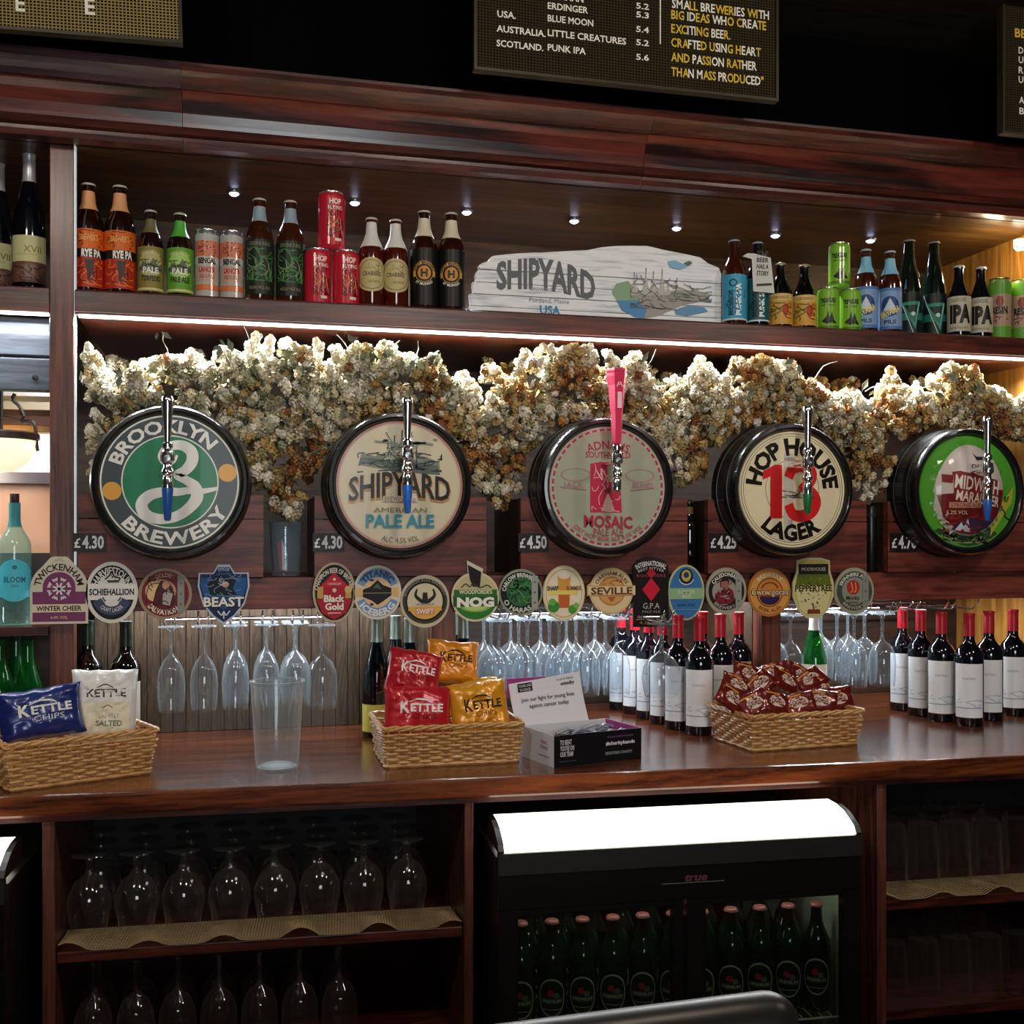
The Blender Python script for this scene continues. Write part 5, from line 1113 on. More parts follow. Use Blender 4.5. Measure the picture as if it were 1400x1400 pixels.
# ================================================================== bottles under the rail
ZC = .95
def a_white(c='#e8ecee', txt='CHATEAU'):
    def f(A, h, r): A.rect(-r*1.1, -h, r*1.1, h, c); A.text(txt, 0, h*.45, 3.4, '#8f9498', w=r*.9); A.rect(-r*1.0, -h*.66, r*1.0, -h*.62, '#9fb0ba'); A.scribble(-r*.9, -h*.6, r*.9, -h*.3, '#b3c2cc', 10, 1.0, 3)
    return f
wb = None
rowA = [(956, 2.63, 'nearest the camera'), (927, 2.72, 'second back'), (906, 2.81, 'third back'), (887, 2.90, 'fourth back'), (868, 2.99, 'fifth back'), (849, 3.08, 'furthest back'), (961, 2.83, 'directly behind the nearest'), (985, 2.72, 'beside the tan-label one')]
def red_wine(px, Y, label, group, c='#eceff1', X=None):
    return bottle(px, 0, 0, Y, ZC, 'wine', NAVYG, label, group, 'capsule', '#b3202f', .15, None, (.08, .56), a_white(c), 'wine_bottle', H=.30, R=.0372)
for px, Y, w_ in rowA:
    lab = 'red-capped wine bottle left of the right basket, %s' % w_
    if wb is None: wb = red_wine(px, Y, lab, 'red-capped wines, left row')
    else:
        r = dup(wb, (PX(px, Y), Y, ZC), face_cam(Vector((PX(px, Y), Y, 0))), lab)
red_wine(1010, 2.785, 'red-capped wine bottle with a tan label beside the short post', 'red-capped wines, left row', '#b9a27c')
for i, (px, Y) in enumerate([(1385, 2.70), (1352, 2.65), (1325, 2.58), (1287, 2.66), (1259, 2.76), (1234, 2.86)]):
    dup(wb, (PX(px, Y), Y, ZC), face_cam(Vector((PX(px, Y), Y, 0))), 'red-capped white-label wine bottle on the right of the counter, %s' % ('rightmost' if i == 0 else ORD[i]+' from the right'), 'red-capped wines, right row')
sb = bottle(515, 0, 0, 2.80, ZC, 'burgundy', NAVYG, 'silver-foil dark wine bottle with yellow label, leftmost behind the middle basket', 'silver-foil wines', 'capsule', '#8fa39c', .5, None, (.05, .28), lambda A, h, r: (A.rect(-r*1.3, -h, r*1.3, h, '#d9d06a'), A.text('BLANC', 0, 0, 6, '#6b6430', w=r)), 'wine_bottle', H=.30, R=.037)
for px, Y, w_ in ((541, 2.87, 'second from the left'), (560, 2.775, 'third from the left'), (633, 2.86, 'right of the short post'), (627, 2.96, 'right of the post, at the back')):
    dup(sb, (PX(px, Y), Y, ZC), -.15, 'silver-foil dark wine bottle behind the middle basket, '+w_)
db = bottle(172, 0, 0, 2.83, ZC, 'wine', BLACKG, 'black wine bottle directly behind the white crisp bag', 'black wines behind the left basket', 'capsule', '#1a2a20', .1, None, (.08, .52), lambda A, h, r: (A.rect(-r*1.1, -h, r*1.1, h, '#c9c8bc'), A.text('ROUGE', 0, 0, 6, '#444444', w=r)), 'wine_bottle', H=.30, R=.037)
dup(db, (PX(120, 2.88), 2.88, ZC), 0, 'black wine bottle beside the tall upright, left behind the crisp bags')
GB = glass('green_bottle_glass', '#5fb56a', .05, 1.5, haze=.2, hazecol='#1d8a3c', edge=.1)
g1 = bottle(1113, 0, 0, 2.86, ZC, 'burgundy', GB, 'bright green wine bottle with white cap behind the right basket', None, 'capsule', '#f0f2ee', 0, None, (.30, .48), lambda A, h, r: A.rect(-r*1.3, -h, r*1.3, h, '#e8d9c4'), 'wine_bottle', H=.30, R=.037)
g2 = bottle(38, 0, 0, 2.82, ZC, 'burgundy', GB, 'green glass wine bottle behind the blue crisp bag, right one', 'green bottles at far left', None, '#fff', 0, None, (.06, .28), lambda A, h, r: A.disc(0, 0, r*.8, '#b3b06c', h), 'wine_bottle', H=.262, R=.036)
dup(g2, (PX(0, 2.86), 2.86, ZC), 0, 'green glass wine bottle at the left edge behind the blue crisp bag')
dup(g2, (PX(22, 2.96), 2.96, ZC), 0, 'green glass wine bottle at the back, behind the other two at far left')
GT = glass('gin_glass', '#d9f4f0', .04, 1.5, haze=.12, hazecol='#bdeee6', edge=.2)
def a_gin(A, h, r): A.disc(0, 0, r*1.25, '#52c4d6', h, n=30); A.rect(-r*1.3, -h*.8, r*1.3, h*.5, '#52c4d6'); A.text('BLOOM', 0, h*.05, h*.26, '#2c6f86', w=r*1.3, bold=.03); A.text('GIN', 0, -h*.25, h*.14, '#2c6f86'); A.disc(0, h*.62, 3, '#2c6f86')
gn = bottle(20, 675, 46, 2.86, 1.2455, 'gin', GT, 'pale teal gin bottle with cyan label on the dark ledge', None, None, '#fff', 0, (.745, .93, '#2f7f86'), (.18, .50), a_gin, 'gin_bottle')
Hg = PZ(20, 675, 2.86)-1.2455
MB().lathe([(.0095, .925*Hg), (.0105, .93*Hg), (.0105, 1.0*Hg), (0, 1.0*Hg)], 20).build('stopper', flat('#3a2a30', .4), gn, smooth=True)
# black bottle and dark tubes in the gaps between the cradles
t = bottle(960, 683, 33, 2.80, 1.3585, 'beer', BLACKG, 'black bottle with bronze neck foil in the gap between third and fourth kegs', None, 'crown', '#6a5030', .5, (.80, .90, '#7c5a34'), None, None, 'dark_bottle', X=1.1945, R=.027)
for i, (px, yt) in enumerate(((1196, 700), (1218, 692))):
    k = M(px, 2.86); x = (1.7150, 1.753)[i]; h = PZ(px, yt, 2.80)-1.3585
    t = thing('black_canister', 'black cylindrical canister in the gap right of the number 13 keg, %s' % ('left one' if i == 0 else 'right one'), 'canister', (x, 2.80, 1.3585), 0, 'black canisters')
    MB().lathe([(0, 0), (.017, 0), (.018, .002), (.018, h-.004), (.017, h), (0, h)], 20).build('tube', flat('#101413', .3), t, smooth=True)
    MB().lathe([(.0182, h-.03), (.0186, h-.028), (.0186, h-.006), (.0182, h-.004)], 20).build('lid_ring', flat('#2a302c', .3), t, smooth=True)

# ================================================================== hanging glasses
ZF = 1.240
def wine_glass(kind):
    if kind == 'flute': prof = [(0, 0), (.030, -.001), (.031, -.003), (.010, -.007), (.0042, -.014), (.0038, -.060), (.006, -.072), (.020, -.088), (.0300, -.112), (.0335, -.145), (.0318, -.185), (.0285, -.210)]
    elif kind == 'wine': prof = [(0, 0), (.034, -.001), (.035, -.003), (.010, -.007), (.0045, -.016), (.0040, -.066), (.007, -.078), (.026, -.094), (.036, -.118), (.0385, -.150), (.0365, -.185), (.0345, -.208)]
    elif kind == 'goblet': prof = [(0, 0), (.036, -.001), (.037, -.003), (.011, -.007), (.005, -.016), (.0045, -.060), (.008, -.072), (.030, -.088), (.046, -.112), (.050, -.140), (.046, -.168), (.041, -.185)]
    elif kind == 'brandy': prof = [(0, 0), (.034, -.001), (.035, -.003), (.010, -.007), (.0065, -.014), (.0060, -.034), (.010, -.044), (.030, -.060), (.0425, -.088), (.0435, -.110), (.038, -.140), (.034, -.160)]
    return MB().lathe(prof, 28)
hang = []
def lane_label(side, lane, row): return 'stemmed glass hanging in the %s rack, %s lane from left, %s' % (side, ORD[lane], ('at the front', 'second back', 'third back')[row])
GP = {}
def put_glass(kind, x, Y, z, label, group, mat=CLEAR, hgt=None):
    if kind not in GP:
        t = thing('wine_glass', label, 'glass', (x, Y, z), 0, group); wine_glass(kind).build('glass', mat, t, smooth=True); GP[kind] = t; return t
    r = dup(GP[kind], (x, Y, z), random.uniform(0, 1), label, group); return r
lanesL = [PX(px, 2.80) for px in (234, 279, 322)]; lanesL += [PX(365, 2.81), PX(405, 2.82), PX(441, 2.74)]
for i, x in enumerate(lanesL):
    kind = 'flute' if i < 4 else 'wine'
    put_glass(kind, x, (2.80, 2.80, 2.80, 2.81, 2.84, 2.76)[i], ZF, lane_label('left', i, 0), 'glasses hanging in the left rack')
    if i >= 2 and i != 5: put_glass(kind, x+.0, 2.905, ZF, lane_label('left', i, 1), 'glasses hanging in the left rack')
for i, x in enumerate((.660, .742, .824, .906, .985)):
    for j in range(3): put_glass('wine', x, 2.80+.092*j+(.02 if i % 2 else 0), ZF, lane_label('middle', i, j), 'glasses hanging in the middle rack')
put_glass('goblet', 1.035, 2.60, ZF, 'wide balloon glass hanging nearest the camera, left of the red-capped wine row', None)
for i, x in enumerate((1.50, 1.70, 1.79)):
    for j in range(3): put_glass('wine', x, 2.80+.092*j, ZF, lane_label('right', i, j), 'glasses hanging in the right rack')
# chrome racks: pairs of rods with upturned front hooks
def rack(label, xs, y0=2.728, y1=3.10):
    t = thing('glass_rack', label, 'rack', (xs[0], y0, ZF))
    for x in xs:
        MB().tube([(x-xs[0], .0, .038), (x-xs[0], -.001, .028)]+[(x-xs[0], .008+.004*k, .020-.004*k) for k in range(3)]+[(x-xs[0], .03, .0055), (x-xs[0], y1-y0, .0055)], .0028, 8).build('rod', CHROME, t, smooth=True)
    MB().tube([(-.01, .12, .0105), (xs[-1]-xs[0]+.01, .12, .0105)], .0022, 8).build('crossbar', CHROME, t, smooth=True)
    MB().tube([(-.01, y1-y0-.05, .0105), (xs[-1]-xs[0]+.01, y1-y0-.05, .0105)], .0022, 8).build('crossbar', CHROME, t, smooth=True)
    return t
def rods(lanes, g=.012): return [v for x in lanes for v in (x-g, x+g)]
rack('chrome hanging rack above the left flutes', rods(sorted(lanesL)), 2.728, 2.96)
rack('chrome hanging rack above the middle wine glasses', rods((.660, .742, .824, .906, .985)), 2.728, 3.15)
rack('short chrome hanging rack holding the balloon glass', rods((1.035,)), 2.55, 3.0)
rack('chrome hanging rack with white-tipped hooks at the right', rods((1.50, 1.70, 1.79)), 2.728, 3.12)
rack('empty chrome rack lanes above the right row of red-capped wines', rods((1.90, 2.02, 2.12))[:5], 2.80, 3.12)

# ================================================================== on the counter
WK = wood('wicker_cane', '#a8703a', '#d9ab6c', 'X', 30, rough=.45, coat=.3, seed=21)
WKP = wood('pale_wicker_cane', '#a8743f', '#dcb070', 'X', 30, rough=.45, coat=.3, seed=22)
def basket(label, o, rz, W, D, H, mat, handle=False, taper=.012):
    t = thing('wicker_basket', label, 'basket', o, rz)
    def loop(s, off=0.0, phase=0, amp=0.0, n=None, z=0, stake=.024):
        """points round the rectangle at height s (0..1)"""
        w, d = W/2+taper*s, D/2+taper*s; cx, cy = W/2, D/2; per = 2*(2*w+2*d); n = int(per/.006); pts = []
        for i in range(n):
            u = per*i/n; v = u % per; c = .012
            if v < 2*w: x, y, nx, ny = -w+v, -d, 0, -1
            elif v < 2*w+2*d: x, y, nx, ny = w, -d+v-2*w, 1, 0
            elif v < 4*w+2*d: x, y, nx, ny = w-(v-2*w-2*d), d, 0, 1
            else: x, y, nx, ny = -w, d-(v-4*w-2*d), -1, 0
            a = off+amp*math.sin(PI*u/stake+phase); pts.append((cx+x+nx*a, cy+y+ny*a, z))
        return pts
    wv = MB(); rows = int(H/.0078)
    for r_ in range(rows):
        s = r_/rows; wv.tube(loop(s, 0, PI*(r_ % 2), .0042, z=.005+s*(H-.012)+0), .0033, 5, closed=True)
    wv.build('weave', mat, t, smooth=True)
    st = MB(); w, d = W/2, D/2
    def stake(x, y, nx, ny): st.tube([(W/2+x, D/2+y, .001), (W/2+x+nx*taper, D/2+y+ny*taper, H)], .0022, 5)
    n = int(W/.024)
    for i in range(n+1):
        x = -w+2*w*i/n; stake(x, -d, 0, -1); stake(x, d, 0, 1)
    n = int(D/.024)
    for i in range(1, n): y = -d+2*d*i/n; stake(-w, y, -1, 0); stake(w, y, 1, 0)
    st.build('stakes', mat, t, smooth=True)
    rm = MB()
    for ph in (0, 2.1, 4.2):
        pl_ = loop(1.0, 0, 0, 0, z=H); q = []
        for i, p in enumerate(pl_): a = i*.42+ph; q.append((p[0]+.0035*math.cos(a)*(1 if abs(p[0]-W/2) > W/2 else .3), p[1]-.0035*math.cos(a)*(1 if abs(p[1]-D/2) > D/2-.001 else .3), p[2]+.0035*math.sin(a)))
        rm.tube(q, .0036, 5, closed=True)
    rm.build('braided_rim', mat, t, smooth=True)
    MB().box(.003, W-.003, .003, D-.003, .0, .004).build('base', mat, t)
    bs = MB(); bs.tube(loop(0, .003, 0, .002, z=.005), .0045, 5, closed=True); bs.build('foot_border', mat, t, smooth=True)
    return t
bL = P(15, 1083, 2.348); bL.z = ZC
basket('brown wicker basket at the left end of the counter holding blue and white crisp bags', bL, math.radians(24), .277, .17, .094, WK)
bM = P(530, 1050, 2.39); bM.z = ZC
basket('pale brown wicker basket in the middle of the counter holding red and yellow crisp bags', bM, .0, .290, .20, .088, WKP)
bR = P(1030, 1028, 2.371); bR.z = ZC
basket('golden wicker basket at the right holding small red-brown packets', bR, .08, .285, .18, .084, WK)
def bag(name, label, c, w, h, th, col, rot, art=None, group=None, seed=1, rough=.3, cat='crisp bag', crimp=.08, nu=26, nv=22, mt=None):
    t = thing(name, label, cat, c, 0, group); t.rotation_euler = rot; r = random.Random(seed); ox, oy = r.uniform(0, 50), r.uniform(0, 50)
    fine = min(1, w/.14)
    def surf(u, v, side):                   # u,v in -1..1
        e = max(0, 1-abs(v)**5)*max(0, 1-abs(u)**4); a = th/2*e**.6
        wr = noise.noise(Vector((u*2.2+ox, v*2.2+oy, 0)))*.10+noise.noise(Vector((u*5+ox, v*3+oy, 4)))*.05+.05*math.sin(u*9+v*4+ox)*abs(v)**2
        a = a*(1+wr*2.0)
        pinch = 1-.05*math.cos(u*PI/2)*0-.06*(1-e)*abs(v)
        x = u*w/2*(1-.05*(1-abs(v)**3)*abs(u)); z = v*h/2*(1+.015*math.sin(u*3+ox))+.0010*math.sin(u*11+oy)*abs(v)**4*fine-.010*fine*(1-abs(v)**2)*0
        y = side*a+.0022*math.sin(u*16+ox)*max(0, abs(v)-.85)/.15*fine+.006*math.sin(u*3+oy)*abs(v)**3*fine
        f2 = noise.noise(Vector((u*3+ox, v*4+oy, 9))); y += side*(-.006*abs(noise.noise(Vector((u*1.6+v*2.2+oy, v*1.1-u*.8+ox, 2))))-.003*abs(f2))*e*fine*1.6
        return (x, y, z)
    m = MB(); vs = []; fs = []
    for side in (-1, 1):
        b0 = len(vs)
        for j in range(nv+1):
            for i in range(nu+1):
                vv = -1+2*j/nv; x, y, z = surf(-1+2*i/nu, vv, side); vs.append((x, y+(side*.0004), z))
        for j in range(nv):
            for i in range(nu): q = b0+j*(nu+1)+i; f = [q, q+1, q+nu+2, q+nu+1]; fs.append(f if side < 0 else f[::-1])
    o = m.add(vs, fs); nn = (nu+1)*(nv+1)
    edge = [i for i in range(nu)]
    fs2 = []
    for i in range(nu): fs2.append([i, nn+i, nn+i+1, i+1]); q = nv*(nu+1)+i; fs2.append([q, q+1, nn+q+1, nn+q])
    for j in range(nv): q = j*(nu+1); fs2.append([q, q+nu+1, nn+q+nu+1, nn+q]); q += nu; fs2.append([q, nn+q, nn+q+nu+1, q+nu+1])
    m.f += fs2; m.m += [0]*len(fs2)
    m.build('bag', mt or flat(col, rough, .15, coat=.3), t, smooth=True)
    if art:
        A = Art(1); art(A, w/2, h/2)
        A.build('printed_front', t, lambda x, y, l: (lambda s: (s[0], s[1]-.0006-l, s[2]))(surf(max(-1, min(1, x/(w/2))), max(-1, min(1, y/(h/2))), -1)), rough=.4, step=w/26, stepy=h/22, eps=.00015)
    return t
def kettle(tc, sub, lines=(), dark=None):
    def f(A, w, h):
        lw = w*1.25; y0 = h*.12
        if dark: A.text('KETTLE', w*.09, y0-.001, h*.34, dark, w=lw*1.02, bold=.05)
        A.text('K', w*.08-lw*.40, y0+h*.02, h*.46, tc, w=lw*.22, bold=.03); A.text('ETTLE', w*.08+lw*.12, y0, h*.32, tc, w=lw*.78, bold=.03)
        # serifs and the long bar over the two Ts
        for q in (-.22, -.05, .12, .28, .44): A.rect(w*.08+lw*q-.003, y0-h*.17, w*.08+lw*q+.003, y0-h*.15, tc)
        A.stroke([(w*.08-lw*.30, y0+h*.22, .001), (w*.08-lw*.10, y0+h*.34, .0035), (w*.08+lw*.12, y0+h*.30, .0035), (w*.08+lw*.22, y0+h*.18, .001)], .003, tc)
        A.text('CHIPS', w*.14, y0-h*.34, h*.21, sub, w=w*.72, bold=.0)
        for i, (s, c) in enumerate(lines): A.text(s, w*.1, y0-h*.58-h*.15*i, h*.10, c, w=w*.8)
    return f
def bp(px, py, Y): return P(px, py, Y)
# left basket
bag('crisp_bag', 'dark blue crisp bag with white lettering in the left basket', bp(56, 975, 2.452), .168, .105, .055, '#1a2a70', (math.radians(-14), math.radians(-5), math.radians(18)), kettle('#f2f0ea', '#e6e8f0'), seed=3)
def whitebag(A, w, h):
    A.rect(-w*.75, -h*.9, w*.75, h*.25, '#e6dfc4'); A.rect(-w*.8, h*.1, w*.8, h*.7, '#e9e9e4'); A.text('KETTLE', 0, h*.36, h*.22, '#4a3f38', w=w*1.2, bold=.03); A.text('LIGHTLY', w*.1, -h*.28, h*.11, '#a39c88', w=w*.6); A.text('SALTED', w*.1, -h*.48, h*.15, '#6f7a66', w=w*.8, bold=.02)
    A.stroke([(-w*.3, h*.5, .001), (-w*.05, h*.6, .003), (w*.2, h*.5, .001)], .003, '#4a3f38'); A.stroke([(-w*.1, -h*.05), (w*.05, h*.02), (w*.2, -h*.06)], .002, '#8a8270')
bag('crisp_bag', 'white crisp bag with a pale cream front, standing in the left basket', bp(143, 965, 2.52), .138, .155, .05, '#e6e6e2', (math.radians(-8), math.radians(3), math.radians(14)), whitebag, seed=8, rough=.4)
# middle basket
bag('crisp_bag', 'red crisp bag standing at the front of the middle basket', bp(571, 972, 2.44), .155, .110, .05, '#c01f2c', (math.radians(-12), math.radians(3), 0), kettle('#f4eeea', '#7c1418'), seed=5)
bag('crisp_bag', 'red crisp bag tilted to the right behind the front red one', bp(566, 920, 2.51), .130, .105, .045, '#b51c2a', (math.radians(-18), math.radians(13), .05), kettle('#f4eeea', '#7c1418'), seed=6)
bag('crisp_bag', 'yellow-orange crisp bag at the front right of the middle basket', bp(655, 968, 2.45), .140, .120, .05, '#e29a20', (math.radians(-12), math.radians(-5), .05), kettle('#3a2210', '#9c5a18', [('MATURE CHEDDAR', '#9c5a18')]), seed=11)
bag('crisp_bag', 'yellow crisp bag lying behind the front yellow-orange one', bp(648, 952, 2.535), .140, .080, .045, '#e6b02c', (math.radians(-38), math.radians(-8), .05), None, seed=13)
bag('crisp_bag', 'small orange crisp bag on top of the pile in the middle basket', bp(619, 905, 2.60), .128, .105, .045, '#d98a1e', (math.radians(-20), math.radians(5), 0), kettle('#3a2210', '#9c5a18'), seed=15)
# sweets in the right basket
rs = random.Random(12)
sm_ = flat('#6e1c14', .25, .25, coat=.5)
def packart(A, w, h): A.disc(0, 0, w*.55, '#d8c0b0', h*.5, n=20); A.text('CASHEW', 0, 0, h*.4, '#6e1c14', w=w*.8, bold=.03); A.rect(-w*.8, h*.55, w*.2, h*.7, '#c98a3c')
pk = []
for i, (px, py, Y, ry, rx) in enumerate([(1000, 955, 2.44, 35, -20), (1030, 962, 2.43, -20, -30), (1060, 960, 2.43, 15, -25), (1092, 962, 2.43, -12, -30), (1122, 958, 2.44, 8, -20), (1145, 955, 2.46, -6, -12), (1008, 938, 2.50, 25, -40), (1040, 935, 2.50, -35, -45), (1075, 932, 2.50, 28, -35), (1108, 930, 2.51, -30, -45), (1128, 945, 2.49, 32, -40), (1022, 922, 2.55, 15, -25), (1060, 920, 2.555, -18, -35), (1095, 925, 2.56, 30, -30)]):
    c = P(px, py, Y); rot = (math.radians(rx), math.radians(ry), math.radians(rs.uniform(-20, 20)))
    lb_ = 'small red-brown snack packet in the right basket, %s row, %s from left' % (('front', 'middle', 'back')[(len(pk) > 5)+(len(pk) > 10)], ORD[len(pk)-(0, 6, 11)[(len(pk) > 5)+(len(pk) > 10)]])
    if not pk: t = bag('snack_packet', lb_, c, .085, .058, .022, '#6e1c14', rot, packart, 'snack packets heaped in the right basket', seed=31, cat='packet', nu=14, nv=12, mt=sm_)
    else: t = dup(pk[0], c, None, lb_); t.rotation_euler = rot
    pk.append(t)
# charity box
o = P(752, 1050, 2.31); o.z = ZC; o.x += .010
t = thing('leaflet_box', 'black and white cardboard collection box with open printed lid beside the middle basket', 'box', o, math.radians(14))
CW, CD, CH = .23, .15, .070; wc = flat('#d9dbe0', .6); mg = flat('#a83a8c', .5)
MB().box(0, CW, 0, .002, 0, CH).build('front_panel', flat('#0f1014', .35), t)
MB().box(0, .002, .002, CD, 0, CH).build('side_panel', wc, t); MB().box(CW-.002, CW, .002, CD, 0, CH).build('side_panel', mg, t)
MB().box(.002, CW-.002, CD-.002, CD, 0, CH).build('back_panel', wc, t); MB().box(.002, CW-.002, .002, CD-.002, 0, .003).build('base', wc, t)
lid = MB(); lx0, lx1 = -.010, .185
def lidp(x, s, y=0): return (x, CD+.003+.035*s+y+.010*math.sin(s*2.2), CH-.006+.098*s+.018*(x-lx0)/(lx1-lx0)*s)
vs = []; fs = []
n = 8
for s_ in (0, 1):
    for j in range(n+1):
        for x in (lx0, lx1): vs.append(lidp(x, j/n, .0012*s_))
for j in range(n): q = 2*j; fs += [[q, q+1, q+3, q+2], [2*n+2+q, 2*n+2+q+2, 2*n+2+q+3, 2*n+2+q+1]]
for j in range(n): q = 2*j; b2 = 2*n+2; fs += [[q, q+2, b2+q+2, b2+q], [q+1, b2+q+1, b2+q+3, q+3]]
fs += [[0, 2*n+2, 2*n+3, 1], [2*n, 2*n+1, 4*n+3, 4*n+2]]
lid.add(vs, fs); lid.build('lid', flat('#e4e2e6', .55), t)
MB().box(lx0-.004, lx0+.10, CD+.046, CD+.048, CH+.06, CH+.104).build('magenta_edge', mg, t)
A = Art(1); L0 = (lx1-lx0)/2
A.rect(-L0*.78, .080, -L0*.38, .100, '#15151a'); A.text('YOUNG LIVES', -L0*.58, .094, .006, '#eeeeee', w=.034); A.text('VS CANCER', -L0*.58, .085, .006, '#eeeeee', w=.030)
A.text('In aid of children', L0*.55, .096, .005, '#55555c', w=.045); A.text('unitedby', L0*.6, .086, .007, '#4a4a52', w=.038, bold=.03); A.text('Join our fight for young lives', 0, .062, .0085, '#4a4a52', w=.145, bold=.01); A.text('against cancer today', 0, .047, .0085, '#4a4a52', w=.108, bold=.01)
A.build('lid_lettering', t, lambda x, y, l: (lambda p: (p[0], p[1]-.0006-l, p[2]))(lidp((lx0+lx1)/2+x, y/.104)), rough=.6, step=.02)
A = Art(1)
for i, s in enumerate(('TO BEAT', "YOU'RE ON", 'OUR TEAM')): A.text(s, .014, .054-.013*i, .0105, '#c9c9d0', w=(.030, .036, .033)[i], bold=.03, align='l')
A.rect(.012, .012, .055, .0125, '#77777f'); A.build('front_lettering', t, on_front(-.0002), rough=.5); A = Art(1); A.text('YOUNG LIVES VS CANCER', .172, .056, .004, '#8a5aa0', w=.07); A.text('#charitybands', .172, .042, .008, '#dcdce2', w=.078, bold=.03); A.text('REGISTERED CHARITY', .168, .020, .006, '#8f9a96', w=.072, bold=.02)
A.build('front_lettering', t, on_front(-.0002), rough=.5)
A = Art(1); A.text('SMALL', -.045, .05, .008, '#b33a5a', w=.03); A.text('CHANGE', -.045, .038, .008, '#4a4a52', w=.036); A.rect(-.07, .018, -.02, .020, '#77777f'); A.build('side_lettering', t, lambda x, y, l: (-.0003-l, -x, y), rough=.5)
ct = MB(); rc = random.Random(2)
for i in range(12):
    x = .02+.19*rc.random(); y = .02+.09*rc.random(); a = rc.uniform(-.6, .6); L_ = .03; z = .045+.016*rc.random()
    x0_, x1_ = x-L_*math.cos(a), x+L_*math.cos(a); x0_, x1_ = max(.008, min(x0_, CW-.012)), max(.008, min(x1_, CW-.008)); y0_, y1_ = max(.01, min(CD-.01, y-L_*math.sin(a))), max(.01, min(CD-.01, y+L_*math.sin(a)))
    ct.tube([(x0_, y0_, z), ((x0_+x1_)/2, (y0_+y1_)/2, z+.008), (x1_, y1_, z)], .0035, 6)
tag(ct.build('wristbands', flat('#8f94a3', .35), t), kind='stuff')
MB().box(.01, CW-.01, .01, CD-.01, .004, .044).build('card_insert', flat('#3a3d4a', .6), t)
# plastic cup
o = P(379, 1050, 2.456); o.z = ZC
t = thing('plastic_cup', 'tall clear plastic pint cup standing alone on the counter', 'cup', o)
PC = glass('clear_plastic', '#eef3f4', .12, 1.45, haze=.09, hazecol='#eef4f8', gloss=1, edge=.35)
m = MB(); Hc = .192; m.lathe([(0, .004), (.040, .004), (.044, 0), (.0455, .002), (.0465, .020), (.0475, .022), (.054, Hc*.72), (.0545, Hc*.73), (.0575, Hc-.004), (.060, Hc-.003), (.060, Hc), (.0565, Hc)], 48)
m.build('cup', PC, t, smooth=True)
m = MB(); m.lathe([(0, .0045), (.036, .0045), (.037, .009), (.0385, .0045), (.043, .005)], 40); m.build('base_ring', glass('base_plastic', '#e8eef0', .15, 1.5, haze=.5, hazecol='#e8eef0'), t, smooth=True)

# ================================================================== glasses in the cabinets
zl = ZSH+.0225; GP.clear()
DG = DIMGLASS
t0 = None
for j, yy in enumerate((.085, .18, .275)):
    for i in range(8):
        x = XD0+.068+.0925*i; Y = frontY(x)+yy
        if x > XD1-.06: continue
        lab = 'short-stemmed glass on the upper left cabinet shelf, %s from left, %s row' % (ORD[i], ('front', 'middle', 'back')[j])
        r = put_glass('brandy', x+(.012 if j % 2 else 0), Y, zl+.160, lab, 'short-stemmed glasses on the upper left shelf', DG)
cl = thing('cabinet_floor', 'dark lower shelf inside the left glass cabinet', 'shelf', (0, 0, .385))
MB().hexa([(x, y, zz-.385) for x, y, zz in cq(XD0+.013, XD1-.011, 2.93, .363, .385, .035)]).build('board', MAHOG, cl)
for j, yy in enumerate((.09, .185)):
    for i in range(7):
        x = XD0+.075+.083*i; Y = frontY(x)+yy
        put_glass('wine', x, Y, .3865+.208, 'long-stemmed glass on the lower left cabinet shelf, %s from left, %s row' % (ORD[i], ('front', 'back')[j]), 'long-stemmed glasses on the lower left shelf', DG)
cl = thing('cabinet_floor', 'dark lower shelf inside the right glass cabinet', 'shelf', (0, 0, .37))
MB().hexa([(x, y, zz-.37) for x, y, zz in cq(XD2+.013, CX1, 2.93, .348, .370, .035)]).build('board', MAHOG, cl)
tp = None
for z, nm, grp, hh in ((.622+.0225, 'upper', 'tumblers on the upper right shelf', .14), (.3715, 'lower', 'tumblers on the lower right shelf', .14)):
    for j in range(3):
        for i in range(5):
            x = XD2+.062+.082*i; Y = frontY(x)+.085+.085*j
            lab = 'straight tumbler on the %s right cabinet shelf, %s from left, %s row' % (nm, ORD[i], ('front', 'middle', 'back')[j])
            if tp is None:
                tp = thing('tumbler', lab, 'glass', (x, Y, z), 0, grp)
                MB().lathe([(.0385, 0), (.0390, .002), (.0375, .07), (.0330, .138), (.031, .140), (0, .140)], 24).build('glass', DG, tp, smooth=True)
            else: dup(tp, (x, Y, z), None, lab, grp)

